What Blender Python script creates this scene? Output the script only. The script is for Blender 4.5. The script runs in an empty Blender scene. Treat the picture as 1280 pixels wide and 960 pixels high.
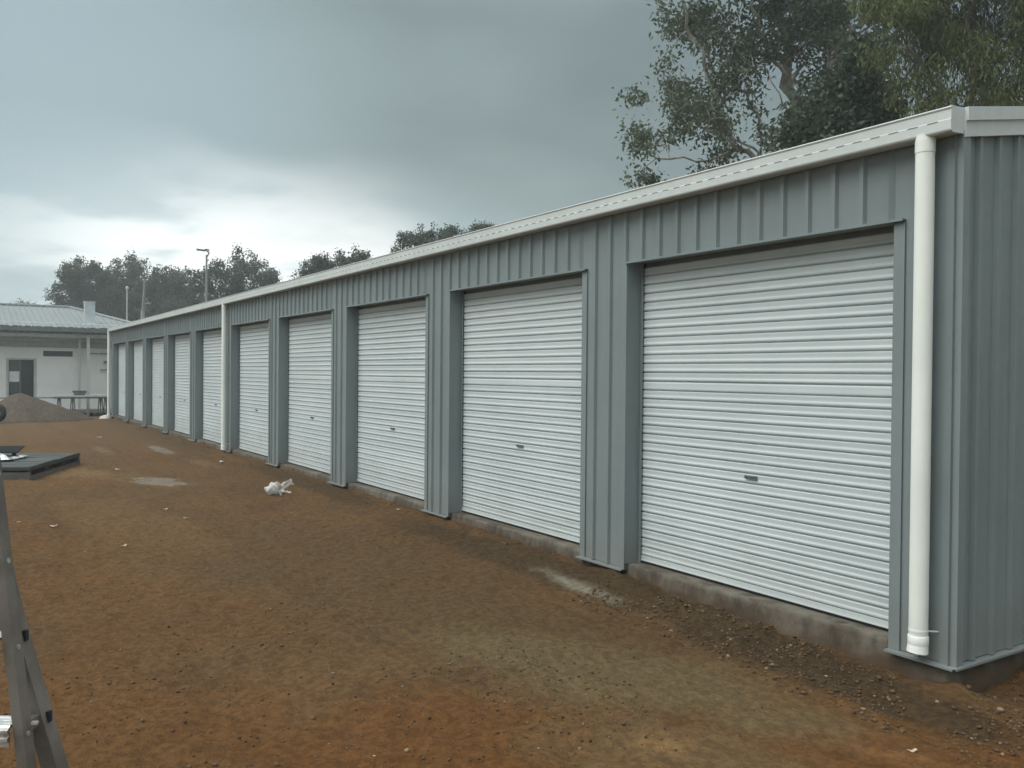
import bpy, math, random
import numpy as np
from mathutils import Matrix, Vector

# ------------------------------------------------------------------ camera, sky, sun, exposure
SC = bpy.context.scene
COL = SC.collection
# plan coordinates: s = metres along the shed front away from its near corner, t = metres into the shed,
# z = metres above the slab.  Blender X = -s, Y = t, Z = z
F_PX = 1087.0
CAM = np.array([-2.7146, -4.6467, 1.5509])
FW = np.array([0.84108931, 0.54076385, -0.01196804])
RT = np.array([-0.54069285, 0.84117392, 0.00881323])
UP = np.array([0.01483308, -0.00094168, 0.99988954])

def B(v): return (-v[0], v[1], v[2])

cam = bpy.data.cameras.new('camera')
cam_ob = bpy.data.objects.new('camera', cam); COL.objects.link(cam_ob)
r_, u_, f_ = [Vector(B(a)) for a in (RT, UP, FW)]
M = Matrix(((r_.x, u_.x, -f_.x), (r_.y, u_.y, -f_.y), (r_.z, u_.z, -f_.z))).to_4x4()
M.translation = Vector(B(CAM))
cam_ob.matrix_world = M
cam.sensor_width = 36.0
cam.lens = 36.0 * F_PX / 1280.0
cam.clip_start = 0.05; cam.clip_end = 3000.0
SC.camera = cam_ob

SUN_DIR = np.array([0.12, -0.74, 0.92])            # towards the sun, plan coordinates
SUN_DIR = SUN_DIR / np.linalg.norm(SUN_DIR)
SUN_STRENGTH = 1.1
SUN_ANGLE = 50.0
EXPOSURE = 1.04

sun = bpy.data.lights.new('sun', 'SUN')
sun.energy = SUN_STRENGTH; sun.angle = math.radians(SUN_ANGLE); sun.color = (1.0, 0.98, 0.94)
sun_ob = bpy.data.objects.new('sun', sun); COL.objects.link(sun_ob)
sun_ob.rotation_euler = Vector(B(SUN_DIR)).to_track_quat('Z', 'Y').to_euler()
sun_ob.location = (0, 0, 30)

W = bpy.data.worlds.new('World'); SC.world = W; W.use_nodes = True
def build_world():
    nt = W.node_tree; N = nt.nodes; L = nt.links; N.clear()
    out = N.new('ShaderNodeOutputWorld'); bg = N.new('ShaderNodeBackground'); bg.inputs['Strength'].default_value = 0.1
    L.new(bg.outputs[0], out.inputs[0])
    sky = N.new('ShaderNodeTexSky'); sky.sky_type = 'NISHITA'; sky.sun_disc = False
    d = B(SUN_DIR)
    sky.sun_elevation = math.asin(d[2]); sky.sun_rotation = math.atan2(d[0], d[1])
    sky.air_density = 1.2; sky.dust_density = 3.0
    def math_(op, a=None, b=None, clamp=False):
        n = N.new('ShaderNodeMath'); n.operation = op; n.use_clamp = clamp
        for i, v in enumerate((a, b)):
            if v is None: continue
            if isinstance(v, (int, float)): n.inputs[i].default_value = v
            else: L.new(v, n.inputs[i])
        return n.outputs[0]
    def rng(v, a, b, c, e, smooth=True):
        n = N.new('ShaderNodeMapRange'); n.interpolation_type = 'SMOOTHSTEP' if smooth else 'LINEAR'
        L.new(v, n.inputs[0])
        for i, q in enumerate((a, b, c, e)): n.inputs[i + 1].default_value = q
        return n.outputs[0]
    def mix(f, a, b):
        n = N.new('ShaderNodeMix'); n.data_type = 'RGBA'
        if isinstance(f, (int, float)): n.inputs[0].default_value = f
        else: L.new(f, n.inputs[0])
        for i, v in ((6, a), (7, b)):
            if isinstance(v, tuple): n.inputs[i].default_value = (*v, 1)
            else: L.new(v, n.inputs[i])
        return n.outputs[2]
    tc = N.new('ShaderNodeTexCoord')
    sep = N.new('ShaderNodeSeparateXYZ'); L.new(tc.outputs['Generated'], sep.inputs[0])
    el = sep.outputs[2]
    # the cloud deck lies on a plane overhead: direction / height
    dz = math_('ADD', math_('MAXIMUM', el, 0.0), 0.12)
    cx = math_('DIVIDE', sep.outputs[0], dz); cy = math_('DIVIDE', sep.outputs[1], dz)
    comb = N.new('ShaderNodeCombineXYZ'); L.new(cx, comb.inputs[0]); L.new(cy, comb.inputs[1])
    def noise(scale, detail, rough, off, dist=0.0):
        mp = N.new('ShaderNodeMapping'); mp.inputs['Location'].default_value = off
        L.new(comb.outputs[0], mp.inputs[0])
        n = N.new('ShaderNodeTexNoise'); n.inputs['Scale'].default_value = scale
        n.inputs['Detail'].default_value = detail; n.inputs['Roughness'].default_value = rough
        n.inputs['Distortion'].default_value = dist
        L.new(mp.outputs[0], n.inputs[0]); return n.outputs[0]
    big = noise(0.42, 2, 0.5, (3.1, 1.7, 0.0))
    mid = noise(0.95, 4, 0.55, (7.3, 2.2, 0.0))
    # underside of the deck: grey-teal, mottled
    tone = math_('ADD', math_('MULTIPLY', big, 0.6), math_('MULTIPLY', mid, 0.4))
    deck = mix(rng(tone, 0.36, 0.62, 0.0, 1.0), (0.84, 1.11, 1.12), (1.38, 1.76, 1.76))
    # thin bright cloud under the deck's far edge, the edge itself ragged
    edge = math_('ADD', el, math_('MULTIPLY', math_('SUBTRACT', mid, 0.5), 0.17))
    edge = math_('ADD', edge, math_('MULTIPLY', math_('SUBTRACT', big, 0.5), 0.16))
    # the deck is thinnest, and brightest, over the far end of the yard
    def toward(px, py, a, b):
        g = FW + RT * (px - 640) / F_PX + UP * (480 - py) / F_PX; g = B(g / np.linalg.norm(g))
        v = N.new('ShaderNodeVectorMath'); v.operation = 'DOT_PRODUCT'; L.new(tc.outputs['Generated'], v.inputs[0]); v.inputs[1].default_value = g
        return rng(v.outputs['Value'], math.cos(math.radians(a)), math.cos(math.radians(b)), 0.0, 1.0)
    thin = toward(310, 310, 14, 1)
    edge = math_('SUBTRACT', edge, math_('MULTIPLY', toward(270, 330, 26, 2), 0.075))
    low = rng(edge, 0.02, 0.20, 1.0, 0.0)
    pale = mix(rng(mid, 0.38, 0.60, 0.0, 1.0), (2.5, 3.15, 3.35), (4.2, 4.7, 4.7))
    deck = mix(math_('MULTIPLY', toward(-160, 200, 30, 6), 0.85), deck, (1.95, 2.55, 2.80))
    deck = mix(rng(el, 0.36, 0.80, 0.0, 0.95), deck, (7.6, 8.0, 7.9))      # the deck thins overhead
    pale = mix(math_('MULTIPLY', thin, rng(mid, 0.36, 0.56, 0.2, 1.0)), pale, (7.4, 7.6, 7.5))
    cloud = mix(low, deck, pale)
    cover = rng(big, 0.30, 0.48, 0.72, 0.97)
    col = mix(cover, sky.outputs[0], cloud)
    L.new(col, bg.inputs['Color'])
build_world()

SC.view_settings.view_transform = 'Standard'; SC.view_settings.look = 'None'
SC.view_settings.exposure = EXPOSURE; SC.view_settings.gamma = 1.0
SC.view_settings.use_curve_mapping = False
SC.render.engine = 'CYCLES'
SC.cycles.use_denoising = True; SC.cycles.use_adaptive_sampling = True; SC.cycles.adaptive_threshold = 0.02
W.cycles.sampling_method = 'MANUAL'; W.cycles.sample_map_resolution = 256
SC.cycles.max_bounces = 5; SC.cycles.diffuse_bounces = 3; SC.cycles.glossy_bounces = 2; SC.cycles.transparent_max_bounces = 8; SC.cycles.volume_bounces = 0

# ------------------------------------------------------------------ helpers
rng = np.random.default_rng(7)
random.seed(7)

def ray(x, y): return FW + RT * (x - 640) / F_PX + UP * (480 - y) / F_PX
def at(x, y, d): return CAM + ray(x, y) * d
def on_z(x, y, z):
    d = ray(x, y); return CAM + d * ((z - CAM[2]) / d[2])

ORIGIN = {}
def tag(o, label=None, cat=None, group=None, kind=None):
    if label: o['label'] = label
    if cat: o['category'] = cat
    if group: o['group'] = group
    if kind: o['kind'] = kind
    return o
def thing(name, base, label, cat, group=None):
    o = bpy.data.objects.new(name, None); COL.objects.link(o)
    o.location = B(base); ORIGIN[o.name] = np.array(base, float)
    o.empty_display_size = 0.2
    return tag(o, label, cat, group)
def origin_of(o):
    return ORIGIN.get(o.name, np.zeros(3)) if o is not None else np.zeros(3)
def link(name, me, parent=None, base=None):
    o = bpy.data.objects.new(name, me); COL.objects.link(o)
    if parent is not None: o.parent = parent
    if base is None: base = origin_of(parent)
    base = np.array(base, float)
    o.location = B(base - origin_of(parent))
    ORIGIN[o.name] = base
    return o

class MB:
    """collects faces in plan coordinates"""
    def __init__(self): self.v = []; self.f = []
    def add(self, vs, fs):
        n = len(self.v); self.v += [tuple(map(float, q)) for q in vs]; self.f += [tuple(i + n for i in q) for q in fs]; return self
    def box(self, s0, s1, t0, t1, z0, z1):
        vs = [(s, t, z) for s in (s0, s1) for t in (t0, t1) for z in (z0, z1)]
        return self.add(vs, [(0, 1, 3, 2), (4, 6, 7, 5), (0, 4, 5, 1), (2, 3, 7, 6), (0, 2, 6, 4), (1, 5, 7, 3)])
    def bar(self, p, q, w, h, side=(0, 0, 1)):
        p = np.array(p, float); q = np.array(q, float); d = q - p; d /= np.linalg.norm(d)
        a = np.cross(d, np.array(side, float))
        if np.linalg.norm(a) < 1e-3: a = np.cross(d, (1, 0, 0))
        a /= np.linalg.norm(a); b = np.cross(a, d)
        vs = [e + a * (i * w / 2) + b * (j * h / 2) for e in (p, q) for i in (-1, 1) for j in (-1, 1)]
        return self.add(vs, [(0, 1, 3, 2), (4, 6, 7, 5), (0, 4, 5, 1), (2, 3, 7, 6), (0, 2, 6, 4), (1, 5, 7, 3)])
    def sweep(self, pts, prof, side=(0, 0, 1), cap=True):
        """box-section or any closed profile (a,b) along a polyline"""
        pts = [np.array(q, float) for q in pts]; n = len(prof); vs = []
        for i, q in enumerate(pts):
            d = pts[min(i + 1, len(pts) - 1)] - pts[max(i - 1, 0)]; d /= np.linalg.norm(d)
            a = np.cross(d, np.array(side, float)); a /= np.linalg.norm(a); b = np.cross(a, d)
            vs += [q + a * u + b * w for u, w in prof]
        fs = []
        for i in range(len(pts) - 1):
            for j in range(n):
                k = (j + 1) % n; fs.append((i * n + j, i * n + k, (i + 1) * n + k, (i + 1) * n + j))
        if cap: fs += [tuple(range(n)), tuple(range((len(pts) - 1) * n, len(pts) * n))]
        return self.add(vs, fs)
    def tube(self, pts, rad, n=12, cap=True):
        if not hasattr(rad, '__len__'): rad = [rad] * len(pts)
        pts = [np.array(q, float) for q in pts]; vs = []; fs = []; a = None
        for i, q in enumerate(pts):
            d = pts[min(i + 1, len(pts) - 1)] - pts[max(i - 1, 0)]; d /= max(np.linalg.norm(d), 1e-9)
            if a is None:
                a = np.cross(d, (0, 0, 1) if abs(d[2]) < .9 else (1, 0, 0))
            a = a - d * np.dot(a, d); a /= np.linalg.norm(a); b = np.cross(d, a)
            for k in range(n):
                g = 2 * math.pi * k / n; vs.append(q + (a * math.cos(g) + b * math.sin(g)) * rad[i])
        for i in range(len(pts) - 1):
            for k in range(n):
                j = (k + 1) % n; fs.append((i * n + k, i * n + j, (i + 1) * n + j, (i + 1) * n + k))
        if cap: fs += [tuple(range(n)), tuple(range((len(pts) - 1) * n, len(pts) * n))]
        return self.add(vs, fs)
    def mesh(self, name, mat, base=(0, 0, 0), smooth=False, bevel=0):
        base = np.array(base, float)
        me = bpy.data.meshes.new(name)
        me.from_pydata([B(np.array(q) - base) for q in self.v], [], [q[::-1] for q in self.f])
        if mat: me.materials.append(mat)
        if smooth:
            for q in me.polygons: q.use_smooth = True
        me.update(); return me
    def build(self, name, mat, parent=None, smooth=False, base=None, auto=None):
        if base is None: base = origin_of(parent)
        me = self.mesh(name, mat, base, smooth)
        o = link(name, me, parent, base)
        if auto:
            for q in me.polygons: q.use_smooth = True
            me.set_sharp_from_angle(angle=math.radians(auto))
        return o

# value noise on numpy arrays
def _h(ix, iy, seed):
    n = (ix.astype(np.int64) * 374761393 + iy.astype(np.int64) * 668265263 + seed * 1442695041) & 0x7fffffff
    n = ((n ^ (n >> 13)) * 1274126177) & 0x7fffffff
    return ((n ^ (n >> 16)) & 0xffff) / 65535.0
def vnoise(x, y, seed=0):
    x = np.asarray(x, float); y = np.asarray(y, float)
    ix = np.floor(x); iy = np.floor(y); fx = x - ix; fy = y - iy
    u = fx * fx * fx * (fx * (fx * 6 - 15) + 10); v = fy * fy * fy * (fy * (fy * 6 - 15) + 10)
    a = _h(ix, iy, seed); b = _h(ix + 1, iy, seed); c = _h(ix, iy + 1, seed); d = _h(ix + 1, iy + 1, seed)
    return (a + (b - a) * u) * (1 - v) + (c + (d - c) * u) * v - 0.5
def fbm(x, y, oct=4, seed=0, gain=0.5):
    r = 0; a = 1.0
    for i in range(oct):
        r = r + a * vnoise(x * 2 ** i + 17.3 * i, y * 2 ** i - 9.1 * i, seed + i); a *= gain
    return r

# ------------------------------------------------------------------ materials
class NT:
    def __init__(self, name):
        self.m = bpy.data.materials.new(name); self.m.use_nodes = True
        self.t = self.m.node_tree; self.N = self.t.nodes; self.L = self.t.links
        self.bsdf = self.N['Principled BSDF']; self.out = self.N['Material Output']
        self.pos = self.N.new('ShaderNodeNewGeometry').outputs['Position']
    def put(self, sock, v):
        if isinstance(v, (int, float)): sock.default_value = v
        elif isinstance(v, tuple): sock.default_value = (*v, 1) if len(v) == 3 and sock.type == 'RGBA' else v
        else: self.L.new(v, sock)
    def math(self, op, a, b=0.0, clamp=False):
        n = self.N.new('ShaderNodeMath'); n.operation = op; n.use_clamp = clamp
        self.put(n.inputs[0], a); self.put(n.inputs[1], b); return n.outputs[0]
    def rng(self, v, a, b, c=0.0, d=1.0, smooth=True):
        n = self.N.new('ShaderNodeMapRange'); n.interpolation_type = 'SMOOTHSTEP' if smooth else 'LINEAR'
        self.L.new(v, n.inputs[0])
        for i, q in enumerate((a, b, c, d)): n.inputs[i + 1].default_value = q
        return n.outputs[0]
    def mix(self, f, a, b, mode='MIX'):
        n = self.N.new('ShaderNodeMix'); n.data_type = 'RGBA'; n.blend_type = mode
        self.put(n.inputs[0], f); self.put(n.inputs[6], a); self.put(n.inputs[7], b); return n.outputs[2]
    def noise(self, scale, detail=4, rough=0.55, stretch=(1, 1, 1), off=(0, 0, 0), dist=0.0, vec=None):
        mp = self.N.new('ShaderNodeMapping'); mp.inputs['Scale'].default_value = stretch; mp.inputs['Location'].default_value = off
        self.L.new(vec or self.pos, mp.inputs[0])
        n = self.N.new('ShaderNodeTexNoise'); n.inputs['Scale'].default_value = scale
        n.inputs['Detail'].default_value = detail; n.inputs['Roughness'].default_value = rough; n.inputs['Distortion'].default_value = dist
        self.L.new(mp.outputs[0], n.inputs[0]); return n.outputs[0]
    def voronoi(self, scale, stretch=(1, 1, 1)):
        mp = self.N.new('ShaderNodeMapping'); mp.inputs['Scale'].default_value = stretch
        self.L.new(self.pos, mp.inputs[0])
        n = self.N.new('ShaderNodeTexVoronoi'); n.inputs['Scale'].default_value = scale
        self.L.new(mp.outputs[0], n.inputs[0]); return n
    def ellipse(self, s, t, rs, rt, ang=0.0, ns=2.0, rag=0.5, e0=0.55, e1=1.1):
        """ragged stain on the ground round (s,t)"""
        mp = self.N.new('ShaderNodeMapping'); mp.vector_type = 'TEXTURE'
        mp.inputs['Location'].default_value = (-s, t, 0); mp.inputs['Rotation'].default_value = (0, 0, ang); mp.inputs['Scale'].default_value = (rs, rt, 1e6)
        self.L.new(self.pos, mp.inputs[0])
        ln = self.N.new('ShaderNodeVectorMath'); ln.operation = 'LENGTH'; self.L.new(mp.outputs[0], ln.inputs[0])
        if not hasattr(self, 'ncache'): self.ncache = {}
        if ns not in self.ncache: self.ncache[ns] = self.noise(ns, 4, 0.6)
        n = self.ncache[ns]
        v = self.math('ADD', ln.outputs['Value'], self.math('MULTIPLY', self.math('SUBTRACT', n, 0.5), rag * 2))
        return self.rng(v, e0, e1, 1.0, 0.0)
    def bump(self, h, strength=0.3, dist=0.02, prev=None):
        n = self.N.new('ShaderNodeBump'); n.inputs['Strength'].default_value = strength; n.inputs['Distance'].default_value = dist
        self.L.new(h, n.inputs['Height'])
        if prev: self.L.new(prev, n.inputs['Normal'])
        return n.outputs[0]
    def fin(self, color=None, rough=0.6, metal=0.0, normal=None, spec=None):
        self.put(self.bsdf.inputs['Base Color'], color); self.put(self.bsdf.inputs['Roughness'], rough)
        self.put(self.bsdf.inputs['Metallic'], metal)
        if spec is not None: self.put(self.bsdf.inputs['Specular IOR Level'], spec)
        if normal: self.L.new(normal, self.bsdf.inputs['Normal'])
        return self.m

def paint(name, c, rough=0.5, var=0.08, scale=1.6, streak=True, metal=0.0, dust=0.0, spec=0.4):
    """factory painted steel: faint blotches, vertical rain streaks, a little dust low down"""
    n = NT(name)
    a = n.noise(scale, 4, 0.6); b = n.noise(9, 4, 0.6, stretch=(1, 1, 0.06) if streak else (1, 1, 1))
    v = n.math('ADD', n.math('MULTIPLY', a, 0.6), n.math('MULTIPLY', b, 0.4))
    lo = tuple(x * (1 - var) for x in c); hi = tuple(min(1, x * (1 + var)) for x in c)
    col = n.mix(n.rng(v, 0.35, 0.65), lo, hi)
    if dust:
        sp = n.N.new('ShaderNodeSeparateXYZ'); n.L.new(n.pos, sp.inputs[0])
        hgt = n.math('ADD', sp.outputs[2], n.math('MULTIPLY', n.math('SUBTRACT', n.noise(6, 4, 0.6, stretch=(1, 1, 0.3)), 0.5), 0.5))
        col = n.mix(n.rng(hgt, -0.1, 0.35, dust, 0.0), col, (0.20, 0.13, 0.08))
    rg = n.rng(n.noise(14, 3, 0.6), 0.3, 0.7, rough - 0.07, rough + 0.07)
    nb = n.bump(n.noise(2.6, 3, 0.5, stretch=(1.6, 1.6, 0.7)), 0.22, 0.03)
    return n.fin(col, rg, metal, nb, spec)

def plain(name, c, rough=0.6, metal=0.0, var=0.1, scale=6, bump=0.0, spec=None):
    n = NT(name); a = n.noise(scale, 4, 0.6)
    col = n.mix(n.rng(a, 0.3, 0.7), tuple(x * (1 - var) for x in c), tuple(min(1, x * (1 + var)) for x in c))
    nb = n.bump(n.noise(scale * 4, 4, 0.6), bump, 0.01) if bump else None
    return n.fin(col, rough, metal, nb, spec)

MAT = {}
MAT['wall'] = paint('grey_steel_paint', (0.200, 0.243, 0.248), 0.5, 0.06, dust=0.25)
MAT['flash'] = paint('grey_flashing_paint', (0.200, 0.243, 0.248), 0.48, 0.05, dust=0.2)
MAT['gutter'] = paint('pale_gutter_paint', (0.56, 0.605, 0.595), 0.42, 0.05)
MAT['pvc'] = paint('white_pipe', (0.81, 0.85, 0.80), 0.42, 0.05, dust=0.12)
MAT['pvc_white'] = paint('bright_pipe_socket', (0.82, 0.83, 0.81), 0.4, 0.03)
MAT['slot'] = plain('slot_shade_paint', (0.16, 0.17, 0.165), 0.7)
MAT['seal'] = plain('black_rubber', (0.015, 0.015, 0.015), 0.8)
MAT['galv'] = plain('zinc', (0.45, 0.47, 0.47), 0.45, 0.6, 0.12, 12)
MAT['lock'] = plain('lock_metal', (0.24, 0.26, 0.26), 0.4, 0.6)
MAT['screw'] = plain('screw_head', (0.12, 0.14, 0.14), 0.5, 0.2)

def slat_mat():
    n = NT('pale_door_paint')
    oi = n.N.new('ShaderNodeObjectInfo').outputs['Random']
    a = n.noise(1.3, 4, 0.6); b = n.noise(5, 4, 0.6, stretch=(0.15, 1, 3))
    v = n.math('ADD', n.math('MULTIPLY', a, 0.45), n.math('ADD', n.math('MULTIPLY', b, 0.4), n.math('MULTIPLY', oi, 0.15)))
    col = n.mix(n.rng(v, 0.32, 0.68), (0.51, 0.58, 0.59), (0.60, 0.665, 0.675))
    sp = n.N.new('ShaderNodeSeparateXYZ'); n.L.new(n.pos, sp.inputs[0])
    hgt = n.math('ADD', sp.outputs[2], n.math('MULTIPLY', n.math('SUBTRACT', n.noise(4, 4, 0.6), 0.5), 0.6))
    col = n.mix(n.rng(hgt, -0.1, 0.5, 0.22, 0.0), col, (0.26, 0.20, 0.15))
    nb = n.bump(n.noise(1.7, 3, 0.5, stretch=(1, 1, 4)), 0.12, 0.02)
    return n.fin(col, n.rng(n.noise(10, 3), 0.3, 0.7, 0.48, 0.62), 0.0, nb, 0.35)
MAT['slat'] = slat_mat()

def concrete_mat():
    n = NT('slab_concrete')
    a = n.noise(2.2, 6, 0.62); b = n.noise(9, 5, 0.6, stretch=(1, 1, 0.5)); c = n.noise(60, 3, 0.6)
    v = n.math('ADD', n.math('MULTIPLY', a, 0.6), n.math('MULTIPLY', b, 0.4))
    col = n.mix(n.rng(v, 0.38, 0.6), (0.062, 0.052, 0.040), (0.165, 0.150, 0.122))
    # soil splashed up from the ground
    sp = n.N.new('ShaderNodeSeparateXYZ'); n.L.new(n.pos, sp.inputs[0])
    hgt = n.math('ADD', sp.outputs[2], n.math('MULTIPLY', n.math('SUBTRACT', n.noise(5, 5, 0.65), 0.5), 0.35))
    col = n.mix(n.rng(hgt, -0.19, 0.03, 0.95, 0.0), col, (0.075, 0.050, 0.030))
    nb = n.bump(c, 0.35, 0.006); nb = n.bump(b, 0.4, 0.02, nb)
    return n.fin(col, 0.85, 0, nb, 0.25)
MAT['concrete'] = concrete_mat()

# ------------------------------------------------------------------ the ground
EDGE_S = [-6, -0.6, 0.0, 0.35, 1.0, 1.9, 2.6, 3.7, 5.1, 8, 12, 19, 28.5, 33, 45]
EDGE_Z = [-0.20, -0.215, -0.205, -0.195, -0.172, -0.145, -0.118, -0.095, -0.085, -0.068, -0.064, -0.08, -0.125, -0.16, -0.16]
def ground_z(s, t, fine=True):
    s = np.asarray(s, float); t = np.asarray(t, float)
    e = np.interp(s, EDGE_S, EDGE_Z)
    far = np.interp(s, [-6, 0, 3, 8, 15, 25, 33, 60], [-0.19, -0.185, -0.165, -0.14, -0.12, -0.13, -0.16, -0.16])
    k = np.clip((-t - 0.15) / 1.7, 0, 1); k = k * k * (3 - 2 * k)
    z = e * (1 - k) + far * k
    z = np.where(t > 0, np.interp(s, EDGE_S, EDGE_Z), z)
    near = np.clip(1 - (s - 10) / 30, 0.0, 1.0)
    z = z + 0.030 * fbm(s * 0.45, t * 0.45, 3, 3)
    # wheel ruts along the shed
    for c, w, dpt in ((-1.95, 0.20, 0.030), (-3.35, 0.22, 0.028)):
        q = t - c - 0.25 * np.sin(s * 0.21 + c)
        z = z - dpt * np.exp(-(q / w) ** 2) * (0.6 + 0.8 * fbm(s * 0.3, t * 0 + c, 2, 11))
    # spoil left along the footing
    rough = np.exp(-((t + 0.22) / 0.25) ** 2) * np.clip(1.2 - np.abs(s - 1.0) / 4.5, 0, 1)
    z = z + rough * (0.050 + 0.085 * np.clip(fbm(s * 3.1, t * 3.1, 4, 21), -0.2, 1))
    corner = np.exp(-((s + 0.5) / 0.9) ** 2 - ((t - 0.4) / 1.2) ** 2)
    z = z + corner * 0.06 * np.clip(fbm(s * 2.4, t * 2.4, 4, 31), -0.3, 1)
    if fine:
        z = z + np.clip(near, 0, 1) * 0.035 * np.clip(fbm(s * 1.1 + 9, t * 1.6, 3, 45) - 0.18, 0, 1)
        z = z + near * (0.020 * fbm(s * 2.3, t * 2.3, 4, 41) + 0.026 * fbm(s * 8, t * 8, 3, 51, 0.6))
        z = z + near * 0.010 * np.clip(fbm(s * 17, t * 17, 2, 61), 0.05, 1)
    for ps, pt, rs, rt, lev in PUDDLES:                          # silted flats where water stood
        k = np.exp(-(((s - ps) / rs) ** 2 + ((t - pt) / rt) ** 2) ** 2); z = z * (1 - k) + k * lev
    return z
PUDDLES = ((11.3, -2.05, 0.85, 0.42, -0.135), (16.6, -1.0, 1.6, 0.30, -0.105))
def graded(fine0, fine1, step, lo, hi, grow):
    a = list(np.arange(fine0, fine1 + 1e-6, step)); d = step
    while a[-1] < hi: d *= grow; a.append(a[-1] + d)
    d = step; b = []; x = fine0
    while x > lo: d *= grow; x -= d; b.append(x)
    return np.array(b[::-1] + a)

def ground_mat():
    n = NT('red_earth')
    big = n.noise(0.33, 5, 0.6); mid = n.noise(1.3, 6, 0.62); fin = n.noise(19, 6, 0.7); grit = n.noise(70, 4, 0.7); smear = n.noise(3.2, 5, 0.6, stretch=(0.35, 1.4, 1))
    v = n.math('ADD', n.math('MULTIPLY', mid, 0.55), n.math('ADD', n.math('MULTIPLY', big, 0.25), n.math('MULTIPLY', smear, 0.2)))
    col = n.mix(n.rng(v, 0.36, 0.62), (0.128, 0.082, 0.047), (0.190, 0.122, 0.071))
    # iron red patches
    red = n.rng(n.noise(0.55, 5, 0.6, off=(4, 9, 0)), 0.50, 0.66)
    col = n.mix(n.math('MULTIPLY', red, 0.4), col, (0.19, 0.095, 0.036))
    for s, t, rs, rt, k in ((0.5, -2.7, 1.3, 0.9, 0.85), (-0.6, -0.9, 1.4, 1.0, 0.85), (1.7, -4.0, 1.6, 0.9, 0.55), (4.3, -3.6, 2.2, 0.8, 0.3), (7.5, -3.9, 2.6, 0.8, 0.25), (-1.5, 0.8, 1.5, 1.4, 0.7)):
        col = n.mix(n.math('MULTIPLY', n.ellipse(s, t, rs, rt, 0.4, 1.4, 0.6), k), col, (0.190, 0.088, 0.030))
    # damp olive-brown middle, dark strip of gravel and painted shade by the footing
    for s, t, rs, rt, a, k, c in ((4.6, -1.9, 3.4, 1.2, 0.15, 0.75, (0.136, 0.098, 0.059)), (1.9, -1.5, 1.6, 0.7, 0.3, 0.6, (0.134, 0.100, 0.060)),
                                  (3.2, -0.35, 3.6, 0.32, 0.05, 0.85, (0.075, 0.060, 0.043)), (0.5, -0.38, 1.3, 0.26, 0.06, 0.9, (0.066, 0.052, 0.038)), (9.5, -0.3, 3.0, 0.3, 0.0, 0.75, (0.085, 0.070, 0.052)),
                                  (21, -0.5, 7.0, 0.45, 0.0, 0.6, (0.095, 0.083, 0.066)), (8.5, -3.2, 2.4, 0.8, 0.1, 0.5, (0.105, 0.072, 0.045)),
                                  (1.2, -1.45, 1.5, 0.55, 0.45, 0.75, (0.200, 0.168, 0.112)), (7.8, -3.0, 2.6, 0.7, 0.15, 0.55, (0.235, 0.150, 0.082)), (0.1, -1.9, 0.8, 0.5, 0.5, 0.5, (0.225, 0.18, 0.12))):
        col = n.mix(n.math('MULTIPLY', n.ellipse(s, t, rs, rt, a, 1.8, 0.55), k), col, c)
    # spilt cement, dried puddles, pale clay
    for s, t, rs, rt, a, k, c in ((2.75, -0.50, 0.62, 0.10, -0.05, 0.85, (0.36, 0.37, 0.37)), (11.3, -2.05, 0.85, 0.42, 0.2, 0.7, (0.27, 0.23, 0.19)), (16.6, -1.0, 1.6, 0.22, 0.0, 0.6, (0.28, 0.25, 0.21)),
                                  (12.9, -2.9, 1.3, 0.55, 0.3, 0.6, (0.30, 0.21, 0.13)), (17.3, -2.0, 1.3, 0.16, 0.0, 0.6, (0.30, 0.26, 0.21)), (0.30, -1.85, 0.16, 0.12, 0.5, 0.75, (0.34, 0.22, 0.12)),
                                  (13.2, -0.9, 1.2, 0.18, 0.1, 0.4, (0.26, 0.22, 0.18)), (-0.35, -0.95, 0.25, 0.1, 0.5, 0.6, (0.32, 0.18, 0.09))):
        col = n.mix(n.math('MULTIPLY', n.ellipse(s, t, rs, rt, a, 3.5, 0.8, 0.2, 1.25), k), col, c)
    # dusty yard further back
    sp = n.N.new('ShaderNodeSeparateXYZ'); n.L.new(n.pos, sp.inputs[0])
    back = n.math('MULTIPLY', n.rng(n.math('MULTIPLY', sp.outputs[0], -1.0), 12, 26, 0, 0.7), n.rng(mid, 0.3, 0.6, 0.6, 1.0))
    col = n.mix(back, col, (0.205, 0.145, 0.105))
    # grain
    col = n.mix(n.rng(fin, 0.36, 0.66), n.mix(0.40, col, (0.030, 0.018, 0.011)), n.mix(0.07, col, (0.45, 0.30, 0.18)))
    col = n.mix(n.rng(grit, 0.62, 0.76, 0.0, 0.22), col, (0.34, 0.26, 0.18))
    col = n.mix(n.rng(grit, 0.40, 0.26, 0.0, 0.36), col, (0.035, 0.025, 0.017))
    spk = n.noise(150, 2, 0.6)
    col = n.mix(1.0, col, (0.74, 0.675, 0.52), 'MULTIPLY')
    col = n.mix(n.rng(spk, 0.62, 0.74, 0.0, 0.14), col, (0.30, 0.22, 0.15))
    nb = n.bump(grit, 0.6, 0.007); nb = n.bump(fin, 0.9, 0.035, nb)
    rough = n.rng(mid, 0.35, 0.6, 0.8, 0.95)
    wet = n.math('MAXIMUM', n.ellipse(11.3, -2.05, 0.75, 0.36, 0.2, 3.5, 0.6, 0.72, 0.9), n.ellipse(16.6, -1.0, 1.5, 0.2, 0.0, 3.5, 0.6, 0.5, 0.9))
    rough = n.math('SUBTRACT', rough, n.math('MULTIPLY', wet, 0.62), True)
    return n.fin(col, rough, 0, nb, n.math('ADD', 0.12, n.math('MULTIPLY', wet, 0.4)))
MAT['ground'] = ground_mat()

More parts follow.
